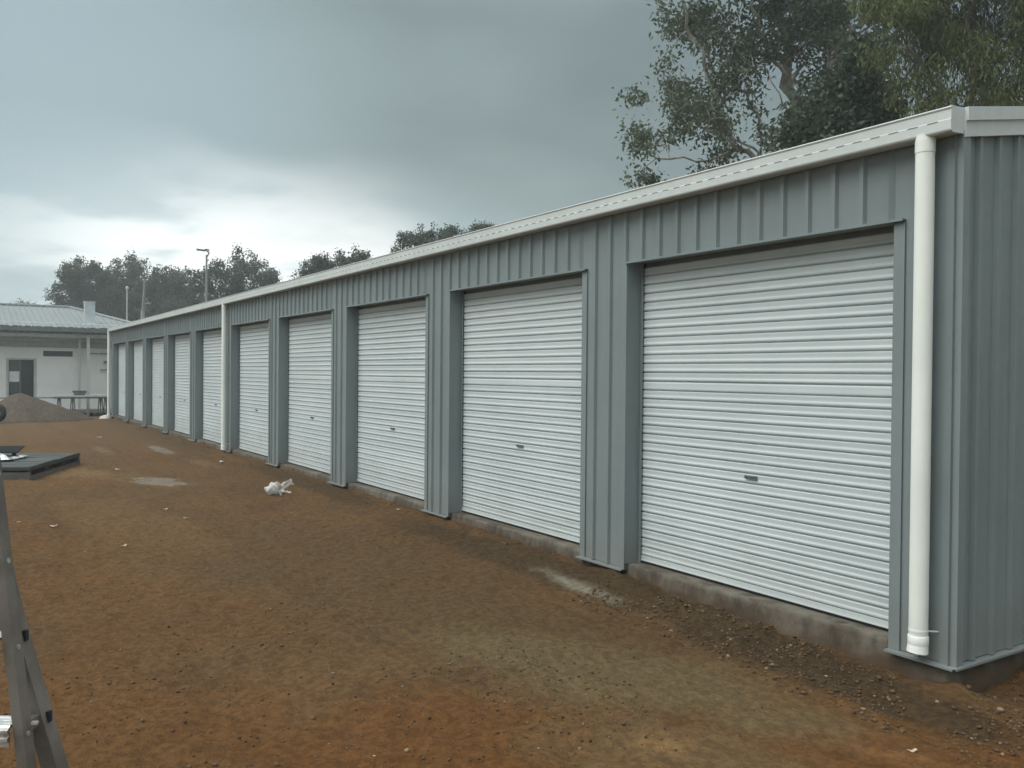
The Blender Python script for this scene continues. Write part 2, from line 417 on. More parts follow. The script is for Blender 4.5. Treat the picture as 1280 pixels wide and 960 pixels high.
def build_ground():
    S = graded(-1.4, 6.0, 0.030, -60, 320, 1.030); T = graded(-5.0, 0.6, 0.030, -220, 220, 1.06)
    ss, tt = np.meshgrid(S, T, indexing='ij'); zz = ground_z(ss, tt)
    far = np.clip((np.hypot(ss - 15, tt) - 45) / 60, 0, 1); zz = zz * (1 - far) - 0.16 * far
    v = np.stack([-ss.ravel(), tt.ravel(), zz.ravel()], 1)
    ns, n_t = len(S), len(T)
    i = np.arange(ns - 1)[:, None] * n_t + np.arange(n_t - 1)[None]; i = i.ravel()
    f = np.stack([i, i + n_t, i + n_t + 1, i + 1], 1)[:, ::-1]
    o = link('ground', fast_mesh('ground', v, f, MAT['ground'], True))
    tag(o, 'reddish brown bare earth yard with damp and pale patches', 'ground', kind='structure')

def fast_mesh(name, v, f, mat, smooth=False, attr=None):
    v = np.ascontiguousarray(v, dtype=np.float32); f = np.ascontiguousarray(f, dtype=np.int32)
    me = bpy.data.meshes.new(name); k = f.shape[1]
    me.vertices.add(len(v)); me.vertices.foreach_set('co', v.ravel())
    me.loops.add(f.size); me.loops.foreach_set('vertex_index', f.ravel())
    me.polygons.add(len(f)); me.polygons.foreach_set('loop_start', np.arange(0, f.size, k, dtype=np.int32))
    me.polygons.foreach_set('loop_total', np.full(len(f), k, np.int32))
    if smooth: me.polygons.foreach_set('use_smooth', np.ones(len(f), bool))
    me.update(calc_edges=True)
    if mat: me.materials.append(mat)
    if attr is not None:
        a = me.attributes.new('tone', 'FLOAT', 'POINT'); a.data.foreach_set('value', np.ascontiguousarray(attr, dtype=np.float32))
    return me
build_ground()

# ------------------------------------------------------------------ the storage shed
PITCH, OPEN_W, S_FIRST, OPEN_H = 3.0, 2.379, 0.374, 2.466
N_DOOR = 10; END_S = 30.29; Z_BASE = -0.044; Z_EAVE = 2.90; DOOR_T = 0.145
DEPTH = 6.2; SLOPE = 0.174
shed = thing('storage_shed', (15.1, 3.0, -0.2), 'long grey steel storage shed with ten pale roller doors along its front', 'shed')
def roof_z(t): return Z_EAVE + SLOPE * min(t, DEPTH - t)

def rib_profile(a, b, shift=-0.012):
    """(along, out) points of a ribbed sheet from a to b: ribs every 200 mm, two faint swages in each pan"""
    pts = [(a, 0.0)]
    k0 = int(math.floor(a / 0.2)) - 1
    for k in range(k0, int(b / 0.2) + 3):
        c = 0.2 * k + shift
        for x, y in ((c - 0.026, 0), (c - 0.014, 0.0245), (c + 0.014, 0.0245), (c + 0.026, 0)):
            if a + 0.001 < x < b - 0.001: pts.append((x, y))
    pts.append((b, 0.0)); return pts
def front_sheet(a, b, z0, z1, t=0.0):
    m = MB(); pr = rib_profile(a, b); n = len(pr)
    vs = [(x, t - y, z) for z in (z0, z1) for x, y in pr]
    return m.add(vs, [(i, i + 1, n + i + 1, n + i) for i in range(n - 1)])

def door_s(k): return S_FIRST + PITCH * k, S_FIRST + PITCH * k + OPEN_W
piers = [(0.0, S_FIRST)] + [(door_s(k)[1], door_s(k + 1)[0]) for k in range(N_DOOR - 1)] + [(door_s(N_DOOR - 1)[1], END_S)]
for k, (a, b) in enumerate(piers):
    p = front_sheet(a, b, Z_BASE + 0.004, Z_EAVE).build('wall_panel', MAT['wall'], shed)
    m = MB()                                               # base flashing: tray turned out under the sheet
    e0 = a - (0.045 if k == 0 else -0.004); e1 = b + (-0.004 if k < N_DOOR else 0.0)
    m.box(e0, e1, -0.056, 0.010, Z_BASE - 0.004, Z_BASE)
    m.box(e0, e1, -0.059, -0.056, Z_BASE - 0.012, Z_BASE + 0.001)
    m.build('base_flashing', MAT['flash'], shed)
    if k < 5:
        sm = MB()
        for x in (0.2 * math.ceil(a / 0.2) + 0.03, 0.2 * math.ceil(a / 0.2) + 0.17):
            if k == 0: continue
            for z in (0.10, 1.02, 1.92):
                sm.tube([(x, 0.0, z), (x, -0.006, z)], 0.007, 6)
        if sm.v: tag(sm.build('screws', MAT['screw'], p), kind='stuff')
for k in range(N_DOOR):
    a, b = door_s(k)
    front_sheet(a, b, OPEN_H + 0.004, Z_EAVE).build('header_panel', MAT['wall'], shed)
    m = MB()                                               # header flashing with its drip lip
    m.box(a - 0.072, b + 0.012, -0.036, 0.004, OPEN_H - 0.006, OPEN_H + 0.002)
    m.box(a - 0.072, b + 0.012, -0.038, -0.036, OPEN_H - 0.012, OPEN_H + 0.003)
    m.box(a + 0.003, b - 0.003, 0.004, 0.118, OPEN_H - 0.004, OPEN_H)
    m.build('header_flashing', MAT['flash'], shed)
    m = MB()                                               # jamb on the near side, flat on the pan
    m.box(a - 0.068, a, -0.010, -0.005, Z_BASE + 0.002, OPEN_H - 0.022)
    m.box(a - 0.003, a, -0.005, 0.150, 0.001, OPEN_H - 0.006)
    m.box(a - 0.072, a - 0.068, -0.013, -0.002, Z_BASE + 0.002, OPEN_H - 0.022)
    m.build('jamb_flashing', MAT['flash'], shed)
    m = MB()                                               # jamb on the far side, over the rib
    m.box(b, b + 0.062, -0.029, -0.025, Z_BASE + 0.002, OPEN_H - 0.022)
    m.box(b, b + 0.003, -0.025, 0.150, 0.001, OPEN_H - 0.006)
    m.build('jamb_flashing', MAT['flash'], shed)

# roller doors
SLAT_H = 0.0718
def slat_profile(seam=False):
    if seam: return [(0.0, -0.016), (0.0025, -0.015), (0.005, 0.001), (0.009, 0.0040), (0.017, 0.0046), (0.030, 0.0040), (0.042, 0.0040), (0.052, 0.0048), (0.062, 0.0050), (0.0658, 0.002), (0.0674, -0.014), (SLAT_H, -0.016)]
    return [(0.0, -0.016), (0.0025, -0.015), (0.0050, 0.0005), (0.009, 0.0042), (0.016, 0.0052), (0.0245, 0.0054), (0.0275, 0.0030), (0.034, 0.0026), (0.046, 0.0040), (0.058, 0.0062), (0.0632, 0.0062), (0.0658, 0.001), (0.0674, -0.014), (SLAT_H, -0.016)]
def slat_rows(z0, half, n, seam=False):
    m = MB(); pr = []
    for i in range(n):
        pr += [(z0 + i * SLAT_H + z, y) for z, y in (slat_profile(seam) if i == n - 1 else slat_profile(seam or i in SEAMS)[:-1])]
    c = len(pr); vs = [(x, -y, z) for x in (-half, half) for z, y in pr]
    return m.add(vs, [(i, i + 1, c + i + 1, c + i) for i in range(c - 1)])
SEAMS = (19,)
N_SLAT = 33; Z_SLAT = 0.062
slat_me = slat_rows(0, OPEN_W / 2 - 0.012, 1).mesh('slat', MAT['slat'])
for q in slat_me.polygons: q.use_smooth = True
slat_me.set_sharp_from_angle(angle=math.radians(50))
seam_me = slat_rows(0, OPEN_W / 2 - 0.012, 1, True).mesh('slat', MAT['slat'])
for q in seam_me.polygons: q.use_smooth = True
seam_me.set_sharp_from_angle(angle=math.radians(40))
curtain_me = slat_rows(0, OPEN_W / 2 - 0.012, N_SLAT).mesh('curtain', MAT['slat'])
def lock_mesh():
    m = MB()
    m.tube([(0.045, -0.004, 0.012), (0.045, -0.020, 0.012)], 0.013, 10)       # round lock barrel
    m.tube([(0.045, -0.020, 0.012), (0.045, -0.024, 0.012)], 0.008, 10)
    m.box(-0.055, 0.022, -0.018, -0.004, -0.001, 0.024)                        # pull plate
    m.box(-0.050, 0.010, -0.026, -0.018, 0.016, 0.024)                         # lip of the pull
    m.bar((0.030, -0.012, -0.004), (0.016, -0.014, 0.014), 0.008, 0.006)
    return m.mesh('lock_handle', MAT['lock'])
lock_me = lock_mesh()
for k in range(N_DOOR):
    a, b = door_s(k); c = (a + b) / 2
    base = np.array((c, DOOR_T, 0.0))
    m = MB(); m.box(a + 0.012, b - 0.012, DOOR_T - 0.010, DOOR_T + 0.012, 0.020, Z_SLAT)
    m.box(a + 0.012, b - 0.012, DOOR_T - 0.016, DOOR_T - 0.010, 0.022, 0.030)
    door = m.build('roller_door', MAT['slat'], shed, base=base)
    MB().box(a + 0.014, b - 0.014, DOOR_T - 0.004, DOOR_T + 0.004, 0.002, 0.020).build('rubber_seal', MAT['seal'], door)
    if k < 7:
        for i in range(N_SLAT): link('slat', seam_me if i in SEAMS else slat_me, door, (c, DOOR_T, Z_SLAT + i * SLAT_H))
    else:
        tag(link('curtain', curtain_me, door, (c, DOOR_T, Z_SLAT)), kind='stuff')
    for x in (a + 0.001, b - 0.031):
        g = MB(); g.box(x, x + 0.030, DOOR_T - 0.022, DOOR_T - 0.018, 0.001, OPEN_H + 0.02)
        g.box(x if x < c else x + 0.027, x + 0.003 if x < c else x + 0.030, DOOR_T - 0.018, DOOR_T + 0.03, 0.001, OPEN_H + 0.02)
        g.build('door_guide', MAT['flash'], door)
    MB().box(a + 0.004, b - 0.004, DOOR_T + 0.022, DOOR_T + 0.030, 2.36, OPEN_H + 0.12).box(a + 0.004, b - 0.004, 0.118, DOOR_T + 0.022, OPEN_H + 0.10, OPEN_H + 0.12).build('lintel', MAT['flash'], door)
    link('lock_handle', lock_me, door, (c, DOOR_T, 0.815))

# corner flashing, end walls, back wall
m = MB(); m.box(-0.034, 0.062, -0.006, -0.002, Z_BASE, Z_EAVE); m.box(-0.038, -0.034, -0.006, 0.062, Z_BASE, Z_EAVE)
m.build('corner_flashing', MAT['flash'], shed)
def end_wall(s, sign):
    pr = rib_profile(0.0 if sign < 0 else 0.03, DEPTH); m = MB(); n = len(pr)
    vs = [(s + sign * y, x, Z_BASE + 0.004) for x, y in pr] + [(s + sign * y, x, roof_z(x)) for x, y in pr]
    return m.add(vs, [(i, i + 1, n + i + 1, n + i) for i in range(n - 1)])
end_wall(-0.004, -1).build('end_wall', MAT['wall'], shed)
end_wall(END_S, 1).build('end_wall', MAT['wall'], shed)
MB().box(-0.056, 0.0, -0.0405, DEPTH, Z_BASE - 0.0045, Z_BASE - 0.0005).box(-0.059, -0.056, -0.0405, DEPTH, Z_BASE - 0.012, Z_BASE + 0.001).build('base_flashing', MAT['flash'], shed)
MB().box(0.0, END_S, DEPTH, DEPTH + 0.03, Z_BASE, Z_EAVE).build('back_wall', MAT['wall'], shed)
# roof sheets
for side in (0, 1):
    pr = rib_profile(-0.03, END_S + 0.03); n = len(pr); m = MB()
    t0, t1 = (-0.05, DEPTH / 2) if side == 0 else (DEPTH + 0.05, DEPTH / 2)
    zz = lambda t: Z_EAVE + 0.035 + SLOPE * (t if side == 0 else DEPTH - t)
    vs = [(x, t, zz(t) + y) for t in (t0, t1) for x, y in pr]
    m.add(vs, [(i, i + 1, n + i + 1, n + i) for i in range(n - 1)]).build('roof_sheet', MAT['gutter'], shed)
# gutter: closed quad section
gp = [(-0.012, 2.884), (-0.112, 2.879), (-0.126, 2.884), (-0.130, 2.892), (-0.130, 2.944), (-0.1265, 2.949), (-0.1265, 2.998), (-0.131, 3.003), (-0.134, 3.008), (-0.131, 3.014), (-0.124, 3.015), (-0.121, 3.008), (-0.122, 2.892), (-0.112, 2.887), (-0.018, 2.891), (-0.018, 3.000), (-0.012, 3.000)]
def extrude_s(prof, s0, s1):
    m = MB(); n = len(prof)
    vs = [(s, t, z) for s in (s0, s1) for t, z in prof]
    return m.add(vs, [(i, (i + 1) % n, n + (i + 1) % n, n + i) for i in range(n)] + [tuple(range(n)), tuple(range(n, 2 * n))])
segs = [-0.030, 7.7, 15.6, 23.3, END_S + 0.03]
gut = None
for i in range(4):
    g = extrude_s(gp, segs[i] + (0.0 if i == 0 else 0.001), segs[i + 1]).build('gutter', MAT['gutter'], shed)
    gut = gut or g
    sl = MB()                                              # dark quads on the face paint the shade inside the overflow slots
    x = segs[i] + 0.07
    while x < segs[i + 1] - 0.06:
        sl.add([(x, -0.1310, 2.9395), (x + 0.062, -0.1310, 2.9395), (x + 0.062, -0.1300, 2.9465), (x, -0.1300, 2.9465)], [(0, 1, 2, 3)])
        x += 0.118
    tag(sl.build('overflow_slots', MAT['slot'], g), kind='stuff')
    if i: MB().add([(segs[i] + dx, t * 1.012 - 0.0, z) for dx in (-0.02, 0.02) for t, z in [(-0.132, 2.890), (-0.132, 2.943), (-0.1287, 2.949), (-0.1287, 2.998)]], [(0, 1, 5, 4), (1, 2, 6, 5), (2, 3, 7, 6)]).build('joint_strap', MAT['gutter'], g)
for s0 in (-0.036, END_S + 0.03):
    extrude_s([(-0.004, 2.882), (-0.114, 2.876), (-0.132, 2.886), (-0.132, 2.944), (-0.1285, 2.950), (-0.1285, 3.0), (-0.136, 3.006), (-0.13, 3.018), (-0.06, 3.020), (-0.004, 3.024)], s0, s0 + 0.006).build('gutter_end_cap', MAT['gutter'], gut)
# barge capping up the gable ends: upper fold proud of the lower
for s0, sg in ((-0.046, -1), (END_S + 0.046, 1)):
    for t0, t1 in ((-0.004, DEPTH / 2), (DEPTH + 0.02, DEPTH / 2)):
        m = MB()
        for lo, hi, out in ((-0.035, 0.052, 0.0), (0.052, 0.126, 0.014)):
            for a, b in ((min(s0, s0 - sg * 0.03) - (out if sg < 0 else 0), max(s0, s0 - sg * 0.03) + (out if sg > 0 else 0)),):
                vs = [(s, t, roof_z(max(0, min(t, DEPTH))) + dz + (SLOPE * min(t, 0))) for t in (t0, t1) for s in (a, b) for dz in (lo, hi)]
                m.add(vs, [(0, 1, 3, 2), (4, 6, 7, 5), (0, 4, 5, 1), (2, 3, 7, 6), (0, 2, 6, 4), (1, 5, 7, 3)])
        m.build('barge_capping', MAT['gutter'], shed)
# downpipes
def downpipe(s, z0, near):
    t = -0.086
    p = MB().tube([(s, t, 2.895), (s, t, 2.4), (s, t, 1.2), (s, t, z0)], 0.051, 24).build('downpipe', MAT['pvc'], shed, auto=40)
    MB().tube([(s, t, 2.87), (s, t, 2.80)], 0.0535, 24).build('collar', MAT['pvc'], p, auto=40)
    m = MB(); m.tube([(s, t, z0 + 0.085), (s, t, z0 + 0.080), (s, t, z0 + 0.035), (s, t, z0 + 0.030)], [0.0525, 0.0555, 0.0555, 0.0535], 24)
    m.tube([(s, t, z0 + 0.034), (s + 0.002, t - 0.004, z0 - 0.012)], [0.0545, 0.0575], 24, cap=False)
    m.build('socket', MAT['pvc_white'], p, auto=40)
    m = MB(); m.tube([(s, t, z0 + 0.118), (s, t, z0 + 0.106)], 0.0530, 24); m.bar((s - 0.045, t + 0.03, z0 + 0.112), (s - 0.070, t + 0.080, z0 + 0.108), 0.003, 0.008); m.bar((s + 0.045, t + 0.03, z0 + 0.112), (s + 0.06, t + 0.08, z0 + 0.112), 0.003, 0.008)
    m.build('strap', MAT['pvc'], p)
    return p
downpipe(0.138, 0.02, True); downpipe(15.03, -0.01, False); fp = downpipe(30.30, -0.04, False)
m = MB(); m.tube([(30.30, -0.09, -0.02), (30.30, -0.10, -0.06), (30.32, -0.13, -0.13), (30.32, -0.14, -0.2)], [0.075, 0.13, 0.24, 0.28], 14); m.build('concrete_footing', plain('pale_mortar', (0.5, 0.49, 0.46), 0.9, var=0.2, bump=0.3), fp)

# slab: rough front and end faces
def build_slab():
    Z = np.array([0.0, -0.006, -0.03, -0.06, -0.09, -0.12, -0.15, -0.19, -0.24, -0.40]); nz = len(Z)
    path = [((x, 0.014), (0, -1)) for x in np.arange(END_S + 0.02, 0.02, -0.06)]
    for g in np.linspace(0, math.pi / 2, 6): path.append(((0.03 - 0.02 * math.sin(g), 0.034 - 0.02 * math.cos(g)), (-math.sin(g), -math.cos(g))))
    path += [((0.010, y), (-1, 0)) for y in np.arange(0.08, DEPTH + 0.05, 0.06)]
    P = np.array([q[0] for q in path]); Nn = np.array([q[1] for q in path]); u = np.cumsum(np.r_[0, np.linalg.norm(np.diff(P, axis=0), axis=1)])
    uu, zz = np.meshgrid(u, Z, indexing='ij'); low = np.clip(-zz / 0.2, 0, 1)
    out = low * 0.016 + (0.010 + 0.06 * low ** 2) * np.clip(fbm(uu * 2.6, zz * 6, 4, 71) + 0.1, -0.15, 1)
    out[:, 0] = -0.008
    X = P[:, None, 0] + Nn[:, None, 0] * out; Y = P[:, None, 1] + Nn[:, None, 1] * out
    m = MB(); m.add(list(zip(X.ravel(), Y.ravel(), zz.ravel())), [(i * nz + j, (i + 1) * nz + j, (i + 1) * nz + j + 1, i * nz + j + 1) for i in range(len(u) - 1) for j in range(nz - 1)])
    m.add([(0.018, 0.022, 0), (END_S + 0.02, 0.022, 0), (END_S + 0.02, DEPTH, 0), (0.018, DEPTH, 0)], [(0, 1, 2, 3)])
    m.add([(END_S + 0.02, 0.0, 0.0), (END_S + 0.02, DEPTH, 0.0), (END_S + 0.02, DEPTH, -0.4), (END_S + 0.02, 0.0, -0.4)], [(0, 1, 2, 3)])
    m.build('concrete_slab', MAT['concrete'], shed, auto=60)
build_slab()

# ------------------------------------------------------------------ the white building across the yard
def white_building():
    white = plain('white_wall_paint', (0.87, 0.87, 0.85), 0.7, var=0.05, scale=1.2)
    roofm = plain('pale_roof_steel', (0.20, 0.225, 0.23), 0.45, var=0.06, scale=0.8, spec=0.5)
    fasc = plain('grey_gutter', (0.16, 0.185, 0.195), 0.5); post = plain('pale_post', (0.52, 0.54, 0.53), 0.5)
    dark = plain('dark_glass', (0.035, 0.045, 0.055), 0.12, spec=0.6); frame = plain('door_frame', (0.5, 0.5, 0.5), 0.5)
    b = thing('white_building', (38, -3, -0.16), 'low white building with pale hipped steel roof beyond the shed', 'building')
    m = MB()
    S0 = 33.75; K = (S0 - CAM[0]) / (36.0 - CAM[0])
    kt = lambda t: CAM[1] + (t - CAM[1]) * K
    kz = lambda z: CAM[2] + (z - CAM[2]) * K
    d0, d1, dz0, dz1 = kt(-2.87), kt(-1.96), 0.08, kz(1.94)      # wall with a real door opening
    w0, w1, wz0, wz1 = kt(-1.665), kt(-0.62), kz(2.07), kz(2.285)
    T0, T1 = -9.0, 2.0
    xs = [T0, d0, d1, w0, w1, T1]
    m.box(S0, S0 + 0.2, T0, d0, -0.16, 3.3); m.box(S0, S0 + 0.2, d0, d1, dz1, 3.3); m.box(S0, S0 + 0.2, d0, d1, -0.16, dz0)
    m.box(S0, S0 + 0.2, d1, w0, -0.16, 3.3); m.box(S0, S0 + 0.2, w0, w1, -0.16, wz0); m.box(S0, S0 + 0.2, w0, w1, wz1, 3.3); m.box(S0, S0 + 0.2, w1, T1, -0.16, 3.3)
    m.box(S0 + 0.2, 42, T1 - 0.2, T1, -0.16, 3.2); m.box(S0 + 0.2, 42, T0, T0 + 0.2, -0.16, 3.2); m.box(41.8, 42, T0 + 0.2, T1 - 0.2, -0.16, 3.2)
    wall = m.build('wall', white, b)
    m = MB()
    for a, c in ((d0 - 0.05, d0 + 0.03), (d1 - 0.03, d1 + 0.06)): m.box(S0 - 0.02, S0 + 0.05, a, c, dz0, dz1 + 0.04)
    m.box(S0 - 0.02, S0 + 0.05, d0 + 0.03, d1 - 0.03, dz1 - 0.02, dz1 + 0.04)
    door = m.build('glass_door', frame, b)
    mid = d0 + 0.40
    MB().box(S0 + 0.06, S0 + 0.08, d0 + 0.03, mid, dz0, dz1 - 0.02).build('pane', plain('tinted_glass', (0.07, 0.09, 0.095), 0.15, spec=0.6), door)
    MB().box(S0 + 0.09, S0 + 0.11, mid, d1 - 0.03, dz0, dz1 - 0.02).build('pane', dark, door)
    MB().box(S0 + 0.04, S0 + 0.09, mid - 0.025, mid + 0.025, dz0, dz1 - 0.02).build('mullion', plain('mullion_grey', (0.12, 0.14, 0.15), 0.5), door)
    MB().box(S0 + 0.045, S0 + 0.06, d0 + 0.05, mid - 0.03, kz(1.06), kz(1.47)).build('paper_notice', plain('white_paper', (0.72, 0.74, 0.74), 0.7, var=0.12, scale=9), door)
    MB().box(S0 + 0.02, S0 + 0.06, d1 - 0.12, d1 - 0.09, 0.9, 1.15).build('handle', dark, door)
    lv = MB().box(S0 + 0.10, S0 + 0.12, w0, w1, wz0, wz1).build('louvre_window', plain('louvre_back', (0.10, 0.10, 0.11), 0.4), b)
    for i in range(4): MB().bar((S0 + 0.05, w0, wz0 + 0.03 + i * 0.053), (S0 + 0.05, w1, wz0 + 0.03 + i * 0.053), 0.006, 0.05, (0.5, 0, 1)).build('louvre_blade', plain('louvre_blade', (0.17, 0.16, 0.17), 0.4) if i == 0 else bpy.data.materials['louvre_blade'], lv)
    # roof: ribbed front slope cut by the hip
    eS, rS, eZ, rZ, rT, cT, T_L = 33.0, 38.0, 3.10, 4.14, -0.54, 2.0, -11.0
    m = MB(); pr = rib_profile(T_L, cT)
    lo = []; hi = []
    for x, y in pr:
        k = 0.0 if x <= rT else (x - rT) / (cT - rT)
        lo.append((eS, x, eZ + y)); hi.append((rS + (eS - rS) * k, x, rZ + (eZ - rZ) * k + y))
    n = len(pr); m.add(lo + hi, [(i, i + 1, n + i + 1, n + i) for i in range(n - 1)])
    m.add([(43, T_L, eZ), (43, cT, eZ), (rS, rT, rZ), (rS, T_L, rZ)], [(0, 1, 2, 3)])
    m.add([(eS, cT, eZ), (43, cT, eZ), (rS, rT, rZ)], [(0, 1, 2)]); m.add([(eS, T_L, eZ), (43, T_L, eZ), (rS, T_L, rZ)], [(0, 1, 2)])
    roof = m.build('roof', roofm, b)
    m = MB(); m.tube([(rS, T_L, rZ + 0.02), (rS, rT, rZ + 0.02), (eS, cT, eZ + 0.02)], 0.07, 8); m.build('ridge_capping', roofm, roof)
    # pale blocks along the eave: light on the roof edge put in as colour
    m = MB()
    x = T_L + 0.1
    while x < cT - 0.2: m.box(eS - 0.05, eS + 0.18, x, x + 0.17, eZ + 0.012, eZ + 0.035 + 0.01 * random.random()); x += 0.33 + 0.05 * random.random()
    tag(m.build('eave_glints', plain('eave_glint_paint', (0.66, 0.68, 0.68), 0.4), roof), kind='stuff')
    v0, v1 = -0.42, -0.065                                   # square steel flue
    m = MB(); m.box(34.0, 34.36, v0, v1, 3.2, 4.14); fl = m.build('roof_flue', plain('flue_steel', (0.50, 0.56, 0.58), 0.35, 0.2), roof)
    MB().box(33.98, 34.38, v0 - 0.02, v1 + 0.02, 4.14, 4.17).build('flue_cap', post, roof); MB().box(33.95, 34.4, v0 - 0.06, v1 + 0.06, 3.24, 3.34).build('flue_apron', plain('apron', (0.6, 0.62, 0.62), 0.4), roof)
    MB().box(eS - 0.10, eS, T_L, cT, 2.93, 3.09).build('gutter', fasc, b)
    # verandah ceiling: corrugated sheet, its beam
    pr = rib_profile(T_L, cT); m = MB(); n = len(pr)
    m.add([(eS + 0.05, x, 2.90 + y) for x, y in pr] + [(S0, x, 2.66 + y) for x, y in pr], [(i, i + 1, n + i + 1, n + i) for i in range(n - 1)])
    m.build('verandah_ceiling', plain('ceiling_steel', (0.5, 0.52, 0.52), 0.5), b)
    MB().box(33.12, 33.2, T_L, cT, 2.74, 2.86).build('verandah_beam', post, b)
    MB().box(S0 - 0.06, S0 - 0.004, T_L, T1, kz(2.42), 2.62).build('wall_top_shade', plain('wall_top_shade_grey', (0.38, 0.40, 0.40), 0.5), b)  # grey strip standing in for shade on the wall top
    for t, w in ((-0.66, 0.075), (-0.41, 0.10), (-4.6, 0.1), (1.7, 0.1)):
        z0 = 0.08 if t == -0.66 else -0.2
        MB().box(33.06 if w > 0.09 else 33.4, 33.06 + w if w > 0.09 else 33.4 + w, t - w / 2, t + w / 2, z0, 2.78).build('verandah_post', post, b)
    MB().box(33.1, S0, -8.9, 1.9, -0.06, 0.08).build('verandah_floor', plain('pale_deck', (0.45, 0.45, 0.43), 0.8), b)
    for t in (-6.0, -4.0, -2.2, -0.95, -0.16, 0.5, 1.5): MB().box(33.2, 33.32, t - 0.05, t + 0.05, -0.22, -0.06).build('stump', post, b)
    MB().box(33.45, 33.5, -8.9, 1.9, -0.22, -0.06).build('underfloor_shade', plain('underfloor_shade_black', (0.03, 0.03, 0.03), 0.9), b)  # black sheet painted for the darkness beneath the floor
    MB().box(33.10, 33.14, -8.9, -1.2, 0.50, 0.54).build('hand_rail', plain('rail_grey', (0.22, 0.23, 0.23), 0.5), b)
    m = MB(); m.box(S0 - 0.06, S0, kt(0.0), kt(0.30), kz(2.19), kz(2.23)); m.box(S0 - 0.06, S0, kt(0.36), kt(0.72), kz(2.19), kz(2.23)); m.build('conduit', plain('conduit_grey', (0.25, 0.27, 0.27), 0.6), b)
    MB().box(S0 - 0.08, S0, kt(0.50), kt(0.62), kz(1.82), kz(1.92)).build('meter_box', plain('meter_grey', (0.22, 0.24, 0.25), 0.6), b)
    MB().box(S0 - 0.10, S0, kt(0.38), kt(0.72), kz(1.55), kz(1.585)).build('wall_shelf', plain('shelf_grey', (0.3, 0.3, 0.29), 0.6), b)
    return b
white_building()

def trestle_table():
    top = plain('laminate', (0.56, 0.57, 0.56), 0.5, var=0.08); leg = plain('table_steel', (0.13, 0.14, 0.145), 0.5)
    S, T0, T1, Z = 32.45, -1.65, 0.17, 0.56
    g = float(ground_z(S, -0.7))
    o = thing('trestle_table', (S, -0.75, g), 'long pale trestle table with dark splayed legs in front of the white building', 'table')
    MB().box(S - 0.35, S + 0.35, T0, T1, Z, Z + 0.07).build('table_top', top, o)
    MB().box(S - 0.33, S - 0.30, T0 + 0.03, T1 - 0.03, Z - 0.05, Z).box(S + 0.30, S + 0.33, T0 + 0.03, T1 - 0.03, Z - 0.05, Z).build('rail', leg, o)
    for t in (T0 + 0.22, T0 + 0.66, T1 - 0.24, T1 - 0.05):
        for ds in (-0.28, 0.28):
            for dt in (-0.05, 0.06):
                MB().tube([(S + ds, t + dt * 0.25, Z - 0.03), (S + ds * 1.05, t + dt, g - 0.01)], 0.018, 8).build('leg', leg, o)
    c = thing('dark_crate', (32.5, -0.72, Z + 0.07), 'small dark slatted crate on the pale trestle table', 'crate')
    dk = plain('dark_plastic', (0.05, 0.055, 0.055), 0.6)
    for i in range(3):
        z = Z + 0.07 + 0.055 * i; w = 0.17 + 0.022 * i
        for a in (-1, 1):
            MB().box(32.5 - w * 0.7, 32.5 + w * 0.7, -0.76 + a * w - 0.008, -0.76 + a * w + 0.008, z + 0.006, z + 0.045).build('slat', dk, c)
            MB().box(32.5 + a * w * 0.7 - 0.008, 32.5 + a * w * 0.7 + 0.008, -0.76 - w, -0.76 + w, z + 0.006, z + 0.045).build('slat', dk, c)
    MB().box(32.5 - 0.12, 32.5 + 0.12, -0.93, -0.59, Z + 0.071, Z + 0.08).build('base', dk, c)
trestle_table()

# ------------------------------------------------------------------ gravel mound, tyre, steel frame stack
def gravel_mound():
    n = NT('crusher_dust'); a = n.noise(9, 5, 0.6); b = n.noise(60, 4, 0.7)
    col = n.mix(n.rng(a, 0.35, 0.65), (0.070, 0.058, 0.045), (0.102, 0.085, 0.067)); col = n.mix(n.rng(b, 0.55, 0.75, 0, 0.4), col, (0.21, 0.175, 0.14))
    mat = n.fin(col, 0.95, 0, n.bump(b, 0.6, 0.02), 0.2)
    c = on_z(22, 522, -0.13); cs, ct = 30.4, -2.85
    N = 110; S = np.linspace(-2.4, 2.4, N); T = np.linspace(-3.0, 3.4, N); ss, tt = np.meshgrid(S, T, indexing='ij')
    ang = np.arctan2(tt, ss); R = 1.75 + 0.55 * np.clip(np.sin(ang), -0.25, 1) + 0.5 * fbm(np.cos(ang) * 1.3 + 5, np.sin(ang) * 1.3, 3, 81)
    r = np.hypot(ss * 1.0, tt)
    h = 0.98 * np.clip(1 - r / R, 0, 1); h = np.where(r < 0.25, h - 0.3 * (0.25 - r) ** 2 / 0.25, h)
    h = h + np.clip(h * 4, 0, 1) * (0.07 * fbm(ss * 1.4, tt * 1.4, 4, 83) + 0.02 * fbm(ss * 9, tt * 9, 2, 85))
    zg = ground_z(ss + cs, tt + ct, False)
    z = zg + np.where(h > 0.004, h, -0.08)
    v = np.stack([-(ss), tt, (z + 0.13)], 2).reshape(-1, 3)
    i = (np.arange(N - 1)[:, None] * N + np.arange(N - 1)[None]).ravel()
    o = link('gravel_mound', fast_mesh('gravel_mound', v, np.stack([i, i + N, i + N + 1, i + 1], 1)[:, ::-1], mat, True), None, (cs, ct, -0.13))
    tag(o, 'grey brown heap of fine gravel before the white building', 'gravel heap')
gravel_mound()

